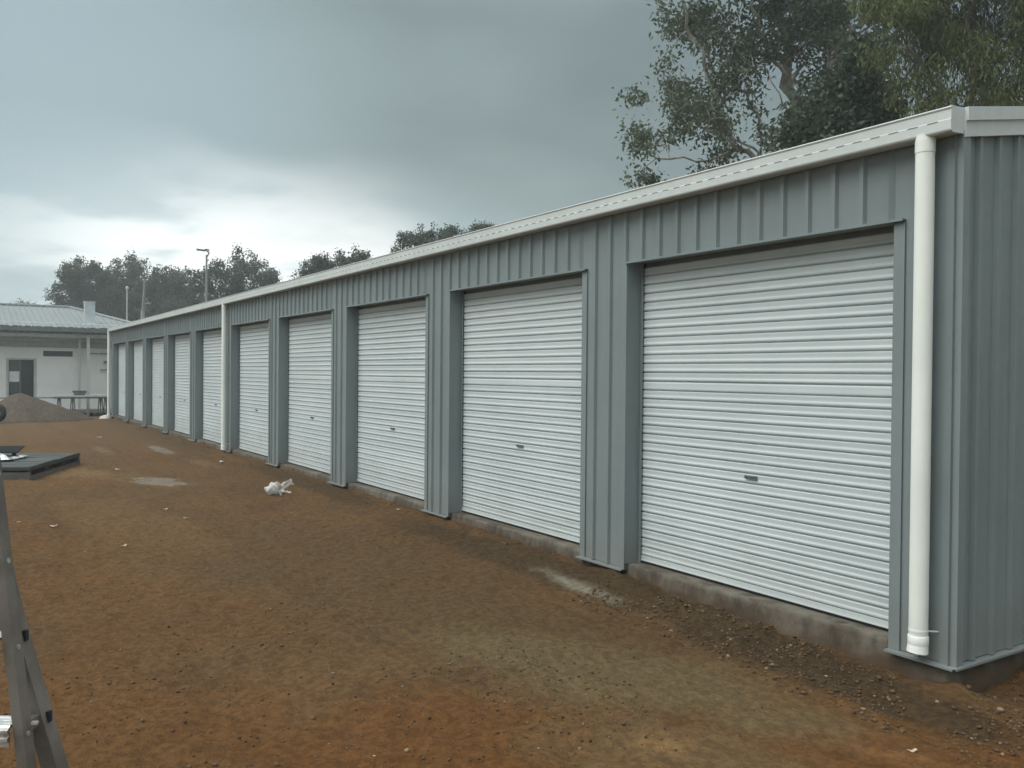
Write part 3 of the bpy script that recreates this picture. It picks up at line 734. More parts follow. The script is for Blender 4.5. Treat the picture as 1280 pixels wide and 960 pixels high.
def tyre():
    c = np.array((28.45, -3.53, 0.0)); g = float(ground_z(c[0], c[1])) + 0.03; R = 0.30
    o = thing('tyre', (c[0], c[1], g), 'black tyre on a pale rim beside the gravel heap', 'tyre')
    rub = plain('tyre_rubber', (0.02, 0.02, 0.02), 0.8, bump=0.3); rim = plain('rim_steel', (0.35, 0.36, 0.36), 0.4, 0.5)
    ax = np.array((0.80, 0.60, 0.0)); ax /= np.linalg.norm(ax); e1 = np.cross(ax, (0, 0, 1)); e2 = np.array((0, 0, 1.0)); ce = np.array((c[0], c[1], g + R))
    prof = [(-0.08, 0.19), (-0.10, 0.23), (-0.095, 0.275), (-0.07, 0.298), (0, 0.303), (0.07, 0.298), (0.095, 0.275), (0.10, 0.23), (0.08, 0.19)]
    def lathe(pr, seg=40):
        m = MB(); k = len(pr); vs = []
        for i in range(seg):
            a = 2 * math.pi * i / seg; d = e1 * math.cos(a) + e2 * math.sin(a); vs += [ce + ax * x + d * y for x, y in pr]
        return m.add(vs, [(i * k + j, ((i + 1) % seg) * k + j, ((i + 1) % seg) * k + j + 1, i * k + j + 1) for i in range(seg) for j in range(k - 1)])
    lathe(prof).build('tread', rub, o, smooth=True)
    lathe([(-0.085, 0.195), (-0.05, 0.17), (-0.04, 0.08), (-0.06, 0.03), (-0.06, 0.0)]).build('rim', rim, o, smooth=True)
    lathe([(0.085, 0.195), (0.05, 0.17), (0.04, 0.08), (0.06, 0.03), (0.06, 0.0)]).build('rim', rim, o, smooth=True)
tyre()

def steel_frames():
    steel = paint('dark_primer_steel', (0.045, 0.050, 0.048), 0.6, 0.25, 3, False); pan = paint('dark_sheet_steel', (0.050, 0.057, 0.054), 0.65, 0.3, 2.5, False)
    edge = paint('worn_steel', (0.10, 0.094, 0.088), 0.65, 0.25, 4, False)
    A = on_z(38, 599, -0.125); A[2] = 0
    e = np.array((0.918, 0.396, 0)); w = np.array((0.396, -0.918, 0)); L, Wd = 2.30, 2.2
    g = -0.145; H = 0.205
    o = thing('steel_platform', (*(A + e * L / 2 + w * Wd / 2)[:2], g), 'dark flat steel platform with plated deck lying on the dirt', 'platform')
    P = lambda a, b, z: A + e * a + w * b + np.array((0, 0, z))
    def bar(name, p, q, ww, hh, mat): return MB().bar(p, q, ww, hh).build(name, mat, o)
    z0, z1 = g + 0.03, g + H
    for b in (0.03, Wd - 0.03):
        bar('bottom_rail', P(0.03, b, z0), P(L - 0.03, b, z0), 0.06, 0.06, edge); bar('top_rail', P(0.03, b, z1 - 0.03), P(L - 0.03, b, z1 - 0.03), 0.05, 0.05, steel)
    for a in (0.0, L):
        bar('end_rail', P(a, 0, z0 + 0.04), P(a, Wd, z0 + 0.04), 0.06, 0.115, edge); bar('end_rail', P(a, 0, z1 - 0.025), P(a, Wd, z1 - 0.025), 0.06, 0.05, steel)
    for b in (0.03, Wd - 0.03):
        for a in (0.03, 0.8, 1.55, L - 0.03): bar('post', P(a, b, z0), P(a, b, z1 - 0.05), 0.05, 0.05, steel if a > 0.1 else edge)
    n = 6
    for i in range(n):
        a0 = 0.03 + (L - 0.06) * i / n; a1 = 0.03 + (L - 0.06) * (i + 1) / n - 0.018; dz = 0.004 * ((i * 7) % 3)
        vs = [P(a, b, z1 + dz + h) for a in (a0, a1) for b in (0.0, Wd) for h in (-0.02, 0.004)]
        MB().add(vs, [(0, 1, 3, 2), (4, 6, 7, 5), (0, 4, 5, 1), (2, 3, 7, 6), (0, 2, 6, 4), (1, 5, 7, 3)]).build('deck_plate', pan, o)
    # crumpled foil insulation and a dark plate lying on it
    foil = NT('bright_foil'); fm = foil.fin((0.50, 0.52, 0.53), 0.30, 1.0, foil.bump(foil.noise(9, 3, 0.6), 0.4, 0.02))
    N = 26; F0 = P(0.72, 0.56, z1 + 0.012); m = MB(); vs = []
    for i in range(N):
        for j in range(N):
            a = i / (N - 1); b = j / (N - 1)
            hgt = abs(0.20 * fbm(np.array(a * 2.3), np.array(b * 2.3), 2, 91)) + 0.02 * fbm(np.array(a * 9), np.array(b * 9), 2, 93)
            k = min(1, 6 * min(a, b, 1 - a, 1 - b) + 0.15)
            vs.append(F0 + e * (0.78 * a) + w * (0.75 * b) + np.array((0, 0, max(0.0, 0.02 + float(hgt) * k))))
    m.add(vs, [(i * N + j, (i + 1) * N + j, (i + 1) * N + j + 1, i * N + j + 1) for i in range(N - 1) for j in range(N - 1)])
    q = m.build('foil_sheet', fm, None, base=F0); tag(q, 'crumpled shiny silver foil on the dark steel platform', 'foil')
    pl = MB(); c0 = P(1.30, 0.66, z1 + 0.10)
    for t0 in (0.0,):
        vs = [c0 + e * a + w * b + np.array((0, 0, h + 0.08 * (a / 0.3))) for a in (0, 0.3) for b in (0, 0.9) for h in (0, 0.016)]
        pl.add(vs, [(0, 1, 3, 2), (4, 6, 7, 5), (0, 4, 5, 1), (2, 3, 7, 6), (0, 2, 6, 4), (1, 5, 7, 3)])
    for a_, b_ in ((0.12, 0.1), (0.12, 0.75)):
        q_ = c0 + e * a_ + w * b_; pl.box(q_[0] - 0.03, q_[0] + 0.03, q_[1] - 0.03, q_[1] + 0.03, z1 + 0.010, c0[2] + 0.035)
    q = pl.build('steel_plate', plain('black_plate', (0.02, 0.021, 0.022), 0.85, spec=0.1), None, base=c0); tag(q, 'thin black plate tilted behind the silver foil', 'plate')
steel_frames()

# ------------------------------------------------------------------ the stepladder by the camera
def stepladder():
    alu = NT('dull_aluminium'); a = alu.noise(30, 4, 0.6, stretch=(1, 1, 0.1)); b = alu.noise(5, 4, 0.6)
    alum = alu.fin(alu.mix(alu.rng(b, 0.35, 0.65), (0.150, 0.134, 0.117), (0.230, 0.210, 0.188)), alu.rng(a, 0.3, 0.7, 0.42, 0.6), 0.35)
    tr = NT('bright_tread'); c = tr.noise(40, 4, 0.6); tread = tr.fin(tr.mix(tr.rng(c, 0.35, 0.6), (0.50, 0.49, 0.47), (0.80, 0.80, 0.79)), 0.32, 0.7)
    blk = plain('black_foot', (0.02, 0.02, 0.02), 0.8)
    d = 2.6
    left = -RT * np.array((1, 1, 0)); left /= np.linalg.norm(left); back = FW * np.array((1, 1, 0)); back /= np.linalg.norm(back)
    # near-right stiles: front one carries the treads, the rear one splays out to the side
    f_top = at(-10, 585, d); f_bot = at(34, 960, d)
    dirf = (f_bot - f_top) / (f_top[2] - f_bot[2])
    g = -0.19
    f_foot = f_bot + dirf * (f_bot[2] - g)
    base = np.array((f_foot[0], f_foot[1], g)) + left * 0.22
    o = thing('stepladder', base, 'grey aluminium stepladder with ribbed treads in the near foreground', 'ladder')
    up_top = f_top - dirf * 0.42
    width = 0.46
    sec = [(-0.015, -0.024), (0.015, -0.024), (0.015, 0.024), (-0.015, 0.024)]
    def front(off): return [up_top + left * off, f_top + left * off, f_bot + left * off, f_foot + left * off]
    MB().sweep(front(0.0), sec, side=tuple(back)).build('stile', alum, o)
    rear_px = [(-62, 440, 2.60), (-32, 520, 2.60), (-15.0, 585, 2.60), (-8.5, 657, 2.60), (-1.0, 701, 2.61), (18.0, 780, 2.62), (70.5, 960, 2.66)]
    rear = [at(x, y, dd + 0.06) for x, y, dd in rear_px]
    v = rear[-1] - rear[-2]; v = v / -v[2]; rear.append(rear[-1] + v * (rear[-1][2] - g))
    secr = [(-0.020, -0.030), (0.028, -0.030), (0.028, 0.030), (-0.020, 0.030)]
    MB().sweep(rear, secr, side=tuple(back)).build('stile', alum, o)
    mir = []
    axis = (f_top + f_foot) / 2 + left * (width / 2)
    for q in rear:
        k = np.dot(q - axis, left); mir.append(q - left * 2 * k)
    wl = front(width)
    MB().sweep(wl, sec, side=tuple(back)).build('stile', alum, o); MB().sweep(mir, secr, side=tuple(back)).build('stile', alum, o)
    for p in (f_foot, f_foot + left * width, rear[-1], mir[-1]):
        MB().box(p[0] - 0.035, p[0] + 0.035, p[1] - 0.035, p[1] + 0.035, g - 0.01, g + 0.05).build('foot', blk, o)
    tz = [1.0, None, None]
    zt = [at(0, 796, d)[2], at(20, 904, d)[2]]
    step = zt[0] - zt[1]
    z = zt[1]; zs = []
    while z > g + 0.12: zs.append(z); z -= step
    z = zt[0]
    while z < up_top[2] - 0.1: zs.append(z); z += step
    for z in sorted(zs):
        k = (f_top[2] - z); c0 = f_top + dirf * k
        m = MB(); prof = []
        a0 = c0 + left * 0.02; a1 = c0 + left * (width - 0.02)
        nr = 4; dep = 0.085                                   # ribbed plate, then its ribbed front lip
        prof = [(-0.03, 0.0)]
        for i in range(nr):
            x = -0.03 + dep * i / nr
            prof += [(x + 0.003, 0.004), (x + dep / nr * 0.62, 0.004), (x + dep / nr * 0.70, 0.0)]
        prof += [(dep - 0.03, 0.0)]
        low = [(x, -0.004) for x, y in prof[::-1]]
        fl = prof + low
        n = len(fl); vs = [p - back * 0.0 + back * x + np.array((0, 0, y)) for p in (a0, a1) for x, y in fl]
        m.add(vs, [(i, (i + 1) % n, n + (i + 1) % n, n + i) for i in range(n)])
        lip = [(-0.030, 0.0), (-0.042, -0.006), (-0.042, -0.013), (-0.032, -0.019), (-0.032, -0.025), (-0.042, -0.030), (-0.042, -0.038), (-0.033, -0.044), (-0.033, -0.058), (-0.028, -0.058), (-0.028, 0.0)]
        n = len(lip); vs = [p + back * x + np.array((0, 0, y - 0.0005)) for p in (a0, a1) for x, y in lip]
        m.add(vs, [(i, (i + 1) % n, n + (i + 1) % n, n + i) for i in range(n)])
        t = m.build('tread', tread, o)
        for p in (c0 + left * 0.0,):
            MB().tube([p - left * 0.014 - np.array((0, 0, 0.03)), p - left * 0.022 - np.array((0, 0, 0.03))], 0.008, 8).build('rivet', tread, o)
    # spreaders and the dark bolt heads on the outer edge
    for z in zt + [zt[1] - step]:
        k = f_top[2] - z; c0 = f_top + dirf * k
        zz = [q[2] for q in rear][::-1]
        rp = np.array([np.interp(z - 0.02, zz, [q[i] for q in rear][::-1]) for i in range(3)])
        if z < zt[0] - 0.05: MB().bar(c0 - np.array((0, 0, 0.02)), rp, 0.02, 0.035).build('spreader', alum, o)
        if z < zt[0] - 0.05: MB().bar(c0 - left * 0.030 + np.array((0, 0, 0.002)), c0 - left * 0.048 + np.array((0, 0, 0.002)), 0.012, 0.008).build('bracket', tread, o)
        rp2 = rp - left * 0.024
        MB().bar(rp2 + np.array((0, 0, 0.016)), rp2 - np.array((0, 0, 0.016)), 0.012, 0.016, side=tuple(back)).build('bolt', blk, o)
    cap = (up_top + wl[0]) / 2
    MB().bar(up_top + np.array((0, 0, 0.02)) + left * 0.03, wl[0] + np.array((0, 0, 0.02)) - left * 0.03, 0.12, 0.05).build('top_cap', alum, o)
stepladder()

# ------------------------------------------------------------------ plastic bag and litter
def plastic_bag():
    n = NT('thin_white_plastic'); n.put(n.bsdf.inputs['Base Color'], (0.78, 0.76, 0.74)); n.put(n.bsdf.inputs['Roughness'], 0.35)
    tr = n.N.new('ShaderNodeBsdfTranslucent'); tr.inputs[0].default_value = (0.8, 0.78, 0.76, 1); tp = n.N.new('ShaderNodeBsdfTransparent')
    m1 = n.N.new('ShaderNodeMixShader'); m1.inputs[0].default_value = 0.35; n.L.new(n.bsdf.outputs[0], m1.inputs[1]); n.L.new(tr.outputs[0], m1.inputs[2])
    m2 = n.N.new('ShaderNodeMixShader'); n.L.new(n.rng(n.noise(14, 3), 0.4, 0.7, 0.02, 0.35), m2.inputs[0]); n.L.new(m1.outputs[0], m2.inputs[1]); n.L.new(tp.outputs[0], m2.inputs[2])
    n.L.new(m2.outputs[0], n.out.inputs[0])
    c = on_z(341, 621, -0.13); g = float(ground_z(c[0], c[1])); c[2] = g
    o = thing('plastic_bag', c, 'crumpled clear white plastic bag on the brown dirt', 'bag')
    rt = RT * np.array((1, 1, 0)); rt /= np.linalg.norm(rt); bk = FW * np.array((1, 1, 0)); bk /= np.linalg.norm(bk)
    m = MB(); NU, NV = 28, 16; vs = []
    for i in range(NU):
        for j in range(NV):
            u = 2 * math.pi * i / NU; v = math.pi * j / (NV - 1); x, y, z = math.cos(u) * math.sin(v), math.sin(u) * math.sin(v), math.cos(v)
            k = 1 + 0.75 * float(fbm(np.array(x * 2.2 + 3 + z), np.array(y * 2.2 + z * 1.7), 4, 101)); vs.append(c + rt * (0.085 * x * k) + bk * (0.13 * y * k) + np.array((0, 0, max(0.0, 0.075 + 0.085 * z * k))))
    m.add(vs, [(i * NV + j, ((i + 1) % NU) * NV + j, ((i + 1) % NU) * NV + j + 1, i * NV + j + 1) for i in range(NU) for j in range(NV - 1)])
    m.build('pouch', n.m, o, smooth=True)
    for (p, q, ww, nm) in (((0.06, 0.10, 0.07), (0.22, 0.16, 0.16), 0.085, 'tail'), ((0.08, 0.0, 0.05), (0.235, 0.02, 0.02), 0.022, 'handle'), ((0.08, -0.02, 0.05), (0.14, -0.10, 0.004), 0.03, 'handle')):
        m = MB(); K = 10; vs = []
        for i in range(K):
            a = i / (K - 1); ce = np.array(p) * (1 - a) + np.array(q) * a
            for j in range(6):
                b = (j / 5 - 0.5) * ww * (0.5 + 0.8 * a); wv = 0.014 * math.sin(j * 2.1 + a * 5) + 0.01 * random.random()
                r_ = c + rt * (ce[0] + b * 0.45) + bk * (ce[1] + wv) + np.array((0, 0, max(0.003, ce[2] - b * 0.9 + wv)))
                vs.append(r_)
        m.add(vs, [(i * 6 + j, (i + 1) * 6 + j, (i + 1) * 6 + j + 1, i * 6 + j + 1) for i in range(K - 1) for j in range(5)])
        m.build(nm, n.m, o, smooth=True)
plastic_bag()

def litter():
    mats = [plain('scrap_white', (0.62, 0.58, 0.50), 0.7, var=0.15, scale=30), plain('scrap_tan', (0.42, 0.34, 0.24), 0.8, var=0.2, scale=30), plain('scrap_grey', (0.4, 0.4, 0.38), 0.7, var=0.2, scale=30)]
    spots = [(67, 658, 0.10, 0, 'pale offcut strip on the dirt in front of the dark platform'), (23, 653, 0.05, 0, 'tiny white chip on the dirt near the stepladder top'), (207, 637, 0.08, 0, 'white scrap lying alone in the middle of the dirt yard'), (155, 683, 0.09, 1, 'tan splinter on the dirt nearest the stepladder'),
             (147, 587, 0.12, 0, 'white scrap beside the dark platform corner'), (124, 547, 0.16, 0, 'white chip on the dirt below the gravel heap'), (232, 648, 0.08, 1, 'tan splinter beyond the lone white scrap'), (277, 578, 0.16, 0, 'white rag scrap near the middle downpipe foot'), (498, 637, 0.07, 0, 'white chip at the footing of the third door'),
             (468, 946, 0.02, 0, 'pale pebble chip in the red dirt at the bottom edge'), (1033, 846, 0.025, 0, 'white chip on dark soil near the nearest corner'), (1140, 940, 0.07, 1, 'tan clay lump on the red dirt at the bottom edge')]
    for i, (x, y, sz, k, lab) in enumerate(spots):
        c = on_z(x, y, -0.14)
        for _ in range(3): c = on_z(x, y, float(ground_z(c[0], c[1])))
        sz *= 0.6; a = random.random() * 3; e = np.array((math.cos(a), math.sin(a), 0)); w = np.array((-math.sin(a), math.cos(a), 0))
        N = 5; vs = []
        for lay in (0, 1):
            for p in range(N):
                for q in range(3):
                    u = p / (N - 1) - 0.5; v = q / 2 - 0.5
                    z = 0.004 + 0.06 * sz * math.sin(p * 1.7 + q) + lay * 0.05 * sz + 0.12 * sz * u * u * 4
                    vs.append(e * (u * sz * (1 + 0.2 * random.random())) + w * (v * sz * 0.42 * (1 + 0.3 * random.random())) + np.array((0, 0, z)))
        fs = [(b * 15 + p * 3 + q, b * 15 + (p + 1) * 3 + q, b * 15 + (p + 1) * 3 + q + 1, b * 15 + p * 3 + q + 1) for b in (0, 1) for p in range(N - 1) for q in range(2)]
        rim = [0, 3, 6, 9, 12, 13, 14, 11, 8, 5, 2, 1]
        fs += [(rim[j], rim[(j + 1) % 12], rim[(j + 1) % 12] + 15, rim[j] + 15) for j in range(12)]
        m = MB().add([c + v for v in vs], fs)
        tag(m.build('litter_scrap', mats[k], None, base=c), lab, 'litter', 'scraps scattered on the dirt')
litter()

# ------------------------------------------------------------------ loose stones (uncountable)
def stones():
    phi = (1 + 5 ** 0.5) / 2
    V = np.array([(-1, phi, 0), (1, phi, 0), (-1, -phi, 0), (1, -phi, 0), (0, -1, phi), (0, 1, phi), (0, -1, -phi), (0, 1, -phi), (phi, 0, -1), (phi, 0, 1), (-phi, 0, -1), (-phi, 0, 1)]) / 1.9
    Fc = np.array([(0, 11, 5), (0, 5, 1), (0, 1, 7), (0, 7, 10), (0, 10, 11), (1, 5, 9), (5, 11, 4), (11, 10, 2), (10, 7, 6), (7, 1, 8), (3, 9, 4), (3, 4, 2), (3, 2, 6), (3, 6, 8), (3, 8, 9), (4, 9, 5), (2, 4, 11), (6, 2, 10), (8, 6, 7), (9, 8, 1)])
    P = []
    def scatter(n, s0, s1, t0, t1, r0, r1, thr=-9, seed=0):
        s = rng.uniform(s0, s1, n); t = rng.uniform(t0, t1, n)
        k = fbm(s * 0.9, t * 0.9, 3, 200 + seed) > thr; s, t = s[k], t[k]
        r = r0 + (r1 * 1.5 - r0) * 0.72 * rng.random(len(s)) ** 7
        P.append(np.stack([s, t, r], 1))
    scatter(6500, -1.5, 6, -5.0, -0.1, 0.0014, 0.0075, -0.05, 1)
    scatter(3800, 0.0, 3.6, -5.0, -2.2, 0.0021, 0.0109, 0.0, 2)
    scatter(6500, -0.6, 2.6, -0.75, -0.02, 0.0021, 0.0136, -0.2, 3)
    scatter(4550, -0.6, 1.9, -2.3, -0.9, 0.0021, 0.0095, -0.05, 4)
    scatter(3250, -1.4, -0.03, -0.3, 2.0, 0.0028, 0.0170, -0.2, 5)
    scatter(3500, 2.5, 14, -4.5, -0.05, 0.0028, 0.0095, 0.05, 6)
    scatter(2340, 2.5, 30, -0.40, 0.0, 0.0028, 0.0150, -0.1, 7)
    P = np.concatenate(P); n = len(P)
    z = ground_z(P[:, 0], P[:, 1]) + P[:, 2] * 0.35
    sc = P[:, 2][:, None] * rng.uniform(0.6, 1.35, (n, 3)) * np.array((1, 1, 0.7))
    v = V[None] * rng.uniform(0.75, 1.2, (n, 12, 1)) * sc[:, None]
    a = rng.uniform(0, 6.28, n); ca, sa = np.cos(a)[:, None], np.sin(a)[:, None]
    x = v[..., 0] * ca - v[..., 1] * sa; y = v[..., 0] * sa + v[..., 1] * ca
    v = np.stack([-(P[:, 0][:, None] + x), P[:, 1][:, None] + y, z[:, None] + v[..., 2]], 2).reshape(-1, 3)
    f = (Fc[None] + 12 * np.arange(n)[:, None, None]).reshape(-1, 3)
    nt = NT('stone'); at_ = nt.N.new('ShaderNodeAttribute'); at_.attribute_name = 'tone'; tn = at_.outputs['Fac']
    col = nt.mix(nt.rng(tn, 0.0, 0.6, smooth=False), (0.060, 0.038, 0.022), (0.12, 0.078, 0.044)); col = nt.mix(nt.rng(tn, 0.88, 1.0), col, (0.24, 0.19, 0.13))
    mat = nt.fin(col, 0.9, 0, None, 0.2)
    o = link('loose_stones', fast_mesh('loose_stones', v, f, mat, False, np.repeat(rng.random(n), 12)))
    tag(o, 'small loose stones and clods strewn over the dirt', 'stones', kind='stuff')
stones()

# ------------------------------------------------------------------ trees
def leaf_mat(name, c0, c1, trans=0.3, rough=0.5):
    n = NT(name); a = n.N.new('ShaderNodeAttribute'); a.attribute_name = 'tone'
    col = n.mix(a.outputs['Fac'], c0, c1)
    n.put(n.bsdf.inputs['Base Color'], col); n.bsdf.inputs['Roughness'].default_value = rough; n.bsdf.inputs['Specular IOR Level'].default_value = 0.25
    tr = n.N.new('ShaderNodeBsdfTranslucent'); n.L.new(col, tr.inputs[0])
    m = n.N.new('ShaderNodeMixShader'); m.inputs[0].default_value = trans
    n.L.new(n.bsdf.outputs[0], m.inputs[1]); n.L.new(tr.outputs[0], m.inputs[2]); n.L.new(m.outputs[0], n.out.inputs[0])
    return n.m
def bark_mat(name, c0, c1):
    n = NT(name); a = n.noise(2.5, 5, 0.6, stretch=(1, 1, 0.35)); b = n.noise(14, 4, 0.6, stretch=(1, 1, 0.25))
    return n.fin(n.mix(n.rng(n.math('ADD', n.math('MULTIPLY', a, 0.7), n.math('MULTIPLY', b, 0.3)), 0.38, 0.62), c0, c1), 0.85, 0, n.bump(b, 0.3, 0.03), 0.2)

def grow(base, first, attr, step, kill, jitter=0.25, sag=0.0, max_it=140):
    nodes = [np.array(base, float)]; par = [-1]
    d = np.array(first, float) - nodes[0]; k = max(2, int(np.linalg.norm(d) / step))
    for i in range(1, k + 1):
        wob = np.array((vnoise(np.array(i * 0.45), np.array(base[0]), 5), vnoise(np.array(i * 0.45), np.array(base[1]), 6), 0)) * step * 1.6
        nodes.append(nodes[0] + d * i / k + wob); par.append(i - 1)
    A = np.array(attr); near = np.zeros(len(A), int); dist = np.full(len(A), 1e9)
    def update(lo):
        nonlocal near, dist
        Nn = np.array(nodes[lo:]); D = np.linalg.norm(A[:, None] - Nn[None], axis=2); j = D.argmin(1); m = D[np.arange(len(A)), j]
        b = m < dist; near = np.where(b, j + lo, near); dist = np.where(b, m, dist)
    update(0); alive = dist > kill
    for _ in range(max_it):
        if not alive.any(): break
        lo = len(nodes); idx = near[alive]; vec = A[alive] - np.array(nodes)[idx]; vec /= np.linalg.norm(vec, axis=1)[:, None]
        for q in np.unique(idx):
            d = vec[idx == q].mean(0); nn = np.linalg.norm(d)
            d = d / nn if nn > 0.05 else vec[idx == q][0]
            d = d + rng.normal(0, jitter, 3); d[2] -= sag; d /= np.linalg.norm(d)
            nodes.append(nodes[q] + d * step); par.append(int(q))
        update(lo); alive &= dist > kill
    return np.array(nodes), np.array(par), near
def limb_mesh(nodes, par, r_tip, r_max, power=2.3):
    n = len(nodes); acc = np.zeros(n); kids = [[] for _ in range(n)]
    for i in range(n - 1, 0, -1): kids[par[i]].append(i)
    r = np.zeros(n)
    for i in range(n - 1, -1, -1):
        r[i] = (acc[i] ** (1 / power)) if acc[i] > 0 else r_tip
        if par[i] >= 0: acc[par[i]] += r[i] ** power
    r = np.minimum(r, r_max)
    m = MB()
    def chain(i, start):
        pts = [nodes[start]] if start >= 0 else []; rr = [min(r[start], r[i] * 1.15)] if start >= 0 else []
        stack = []
        while True:
            pts.append(nodes[i]); rr.append(r[i])
            if not kids[i]: break
            ks = sorted(kids[i], key=lambda q: -r[q]); stack += [(q, i) for q in ks[1:]]; i = ks[0]
        if len(pts) > 1: m.tube(pts, rr, 7 if rr[0] > 0.05 else 4, cap=False)
        return stack
    todo = [(0, -1)]
    while todo:
        q, s_ = todo.pop(); todo += chain(q, s_)
    return m, r
def leaf_arrays(pos, tone, length, width, droop):
    n = len(pos)
    ax = rng.normal(0, 1, (n, 3)); ax /= np.linalg.norm(ax, axis=1)[:, None]; ax[:, 2] -= droop; ax /= np.linalg.norm(ax, axis=1)[:, None]
    o = rng.normal(0, 1, (n, 3)); w = np.cross(ax, o); w /= np.linalg.norm(w, axis=1)[:, None]; nn = np.cross(ax, w)
    L = (length * rng.uniform(0.6, 1.25, n))[:, None]; Wd = (width * rng.uniform(0.7, 1.2, n))[:, None]
    v = np.stack([pos, pos + ax * L * 0.45 + w * Wd * 0.5 + nn * Wd * 0.15, pos + ax * L, pos + ax * L * 0.45 - w * Wd * 0.5 + nn * Wd * 0.15], 1).reshape(-1, 3)
    v[:, 0] *= -1
    return v, np.arange(4 * n).reshape(-1, 4), np.repeat(tone, 4)

def tree(name, label, base, blobs, depth, n_attr, per, spread, leaf, step, kill, bark, foliage, r_tip=0.008, r_max=0.3, droop=0.4, depth_jit=0.35, squash=1.0, extra_seed=0, group=None, first=None, crown_w=1.0, sag=0.0):
    """blobs: (x, y, r) clumps of the crown in photo pixels at this distance; each gets a real radius and its own depth"""
    global rng
    rng = np.random.default_rng(1000 + extra_seed)
    sc = depth / F_PX; cs = []; ws = []
    xs = np.array([b[0] for b in blobs]); mid = xs.mean(); span = max(40.0, (xs.max() - xs.min()) / 2)
    rr_ = np.random.default_rng(500 + extra_seed); tufts = []
    for x, y, r in blobs:
        for _ in range(3):
            g = rr_.uniform(-0.4, math.pi + 0.4); tufts.append((x + math.cos(g) * r * 1.12, y - math.sin(g) * r * 1.12, r * rr_.uniform(0.22, 0.40)))
    for x, y, r in [(a, b, c * 0.86) for a, b, c in blobs] + tufts:
        half = math.sqrt(max(0.15, 1 - ((x - mid) / (span * 1.25)) ** 2)) * span * sc
        c = at(x, y, depth) + FW * rng.uniform(-1, 1) * half * depth_jit
        cs.append((c, r * sc)); ws.append(r ** 2)
    ws = np.array(ws) / sum(ws); A = []
    pick = rng.choice(len(cs), n_attr, p=ws)
    for k in pick:
        c, r = cs[k]; v = rng.normal(0, 1, 3); v /= np.linalg.norm(v); A.append(c + v * r * rng.random() ** 0.45 * np.array((1, 1, squash)))
    A = np.array(A); g = float(ground_z(base[0], base[1], False)); base = np.array((base[0], base[1], g - 0.1))
    if first is None:
        lowest = min(c[2] - r for c, r in cs); cen = np.mean([c for c, r in cs], 0); first = np.array((base[0] * 0.6 + cen[0] * 0.4, base[1] * 0.6 + cen[1] * 0.4, max(base[2] + 1.0, lowest * 0.85)))
    nodes, par, near = grow(base, first, A, step, kill, sag=sag)
    o = thing(name, base, label, 'tree', group)
    m, r = limb_mesh(nodes, par, r_tip, r_max)
    m.build('trunk', bark, o, smooth=True)
    clump = rng.random(len(A))
    pos = np.repeat(A, per, 0) + rng.normal(0, spread, (len(A) * per, 3)) * np.array((1, 1, 0.8))
    tone = np.clip(0.55 * np.repeat(clump, per) + 0.55 * rng.random(len(pos)) - 0.05, 0, 1)
    v, f, t = leaf_arrays(pos, tone, leaf[0], leaf[1], droop)
    v = v - np.array(B(base))
    cr = link('crown', fast_mesh('crown', v, f, foliage, False, t), o, base)
    return o

gum_bark = bark_mat('pale_gum_bark', (0.20, 0.185, 0.16), (0.42, 0.40, 0.365)); dark_bark = bark_mat('dark_bark', (0.05, 0.042, 0.034), (0.11, 0.095, 0.08))
gum_leaf = leaf_mat('gum_leaf', (0.050, 0.069, 0.040), (0.128, 0.160, 0.092), 0.45); deep_leaf = leaf_mat('deep_leaf', (0.030, 0.052, 0.034), (0.078, 0.112, 0.066)); olive_leaf = leaf_mat('olive_leaf', (0.060, 0.078, 0.024), (0.150, 0.170, 0.058), 0.35); far_leaf = leaf_mat('far_leaf', (0.040, 0.054, 0.036), (0.090, 0.115, 0.072), 0.4)

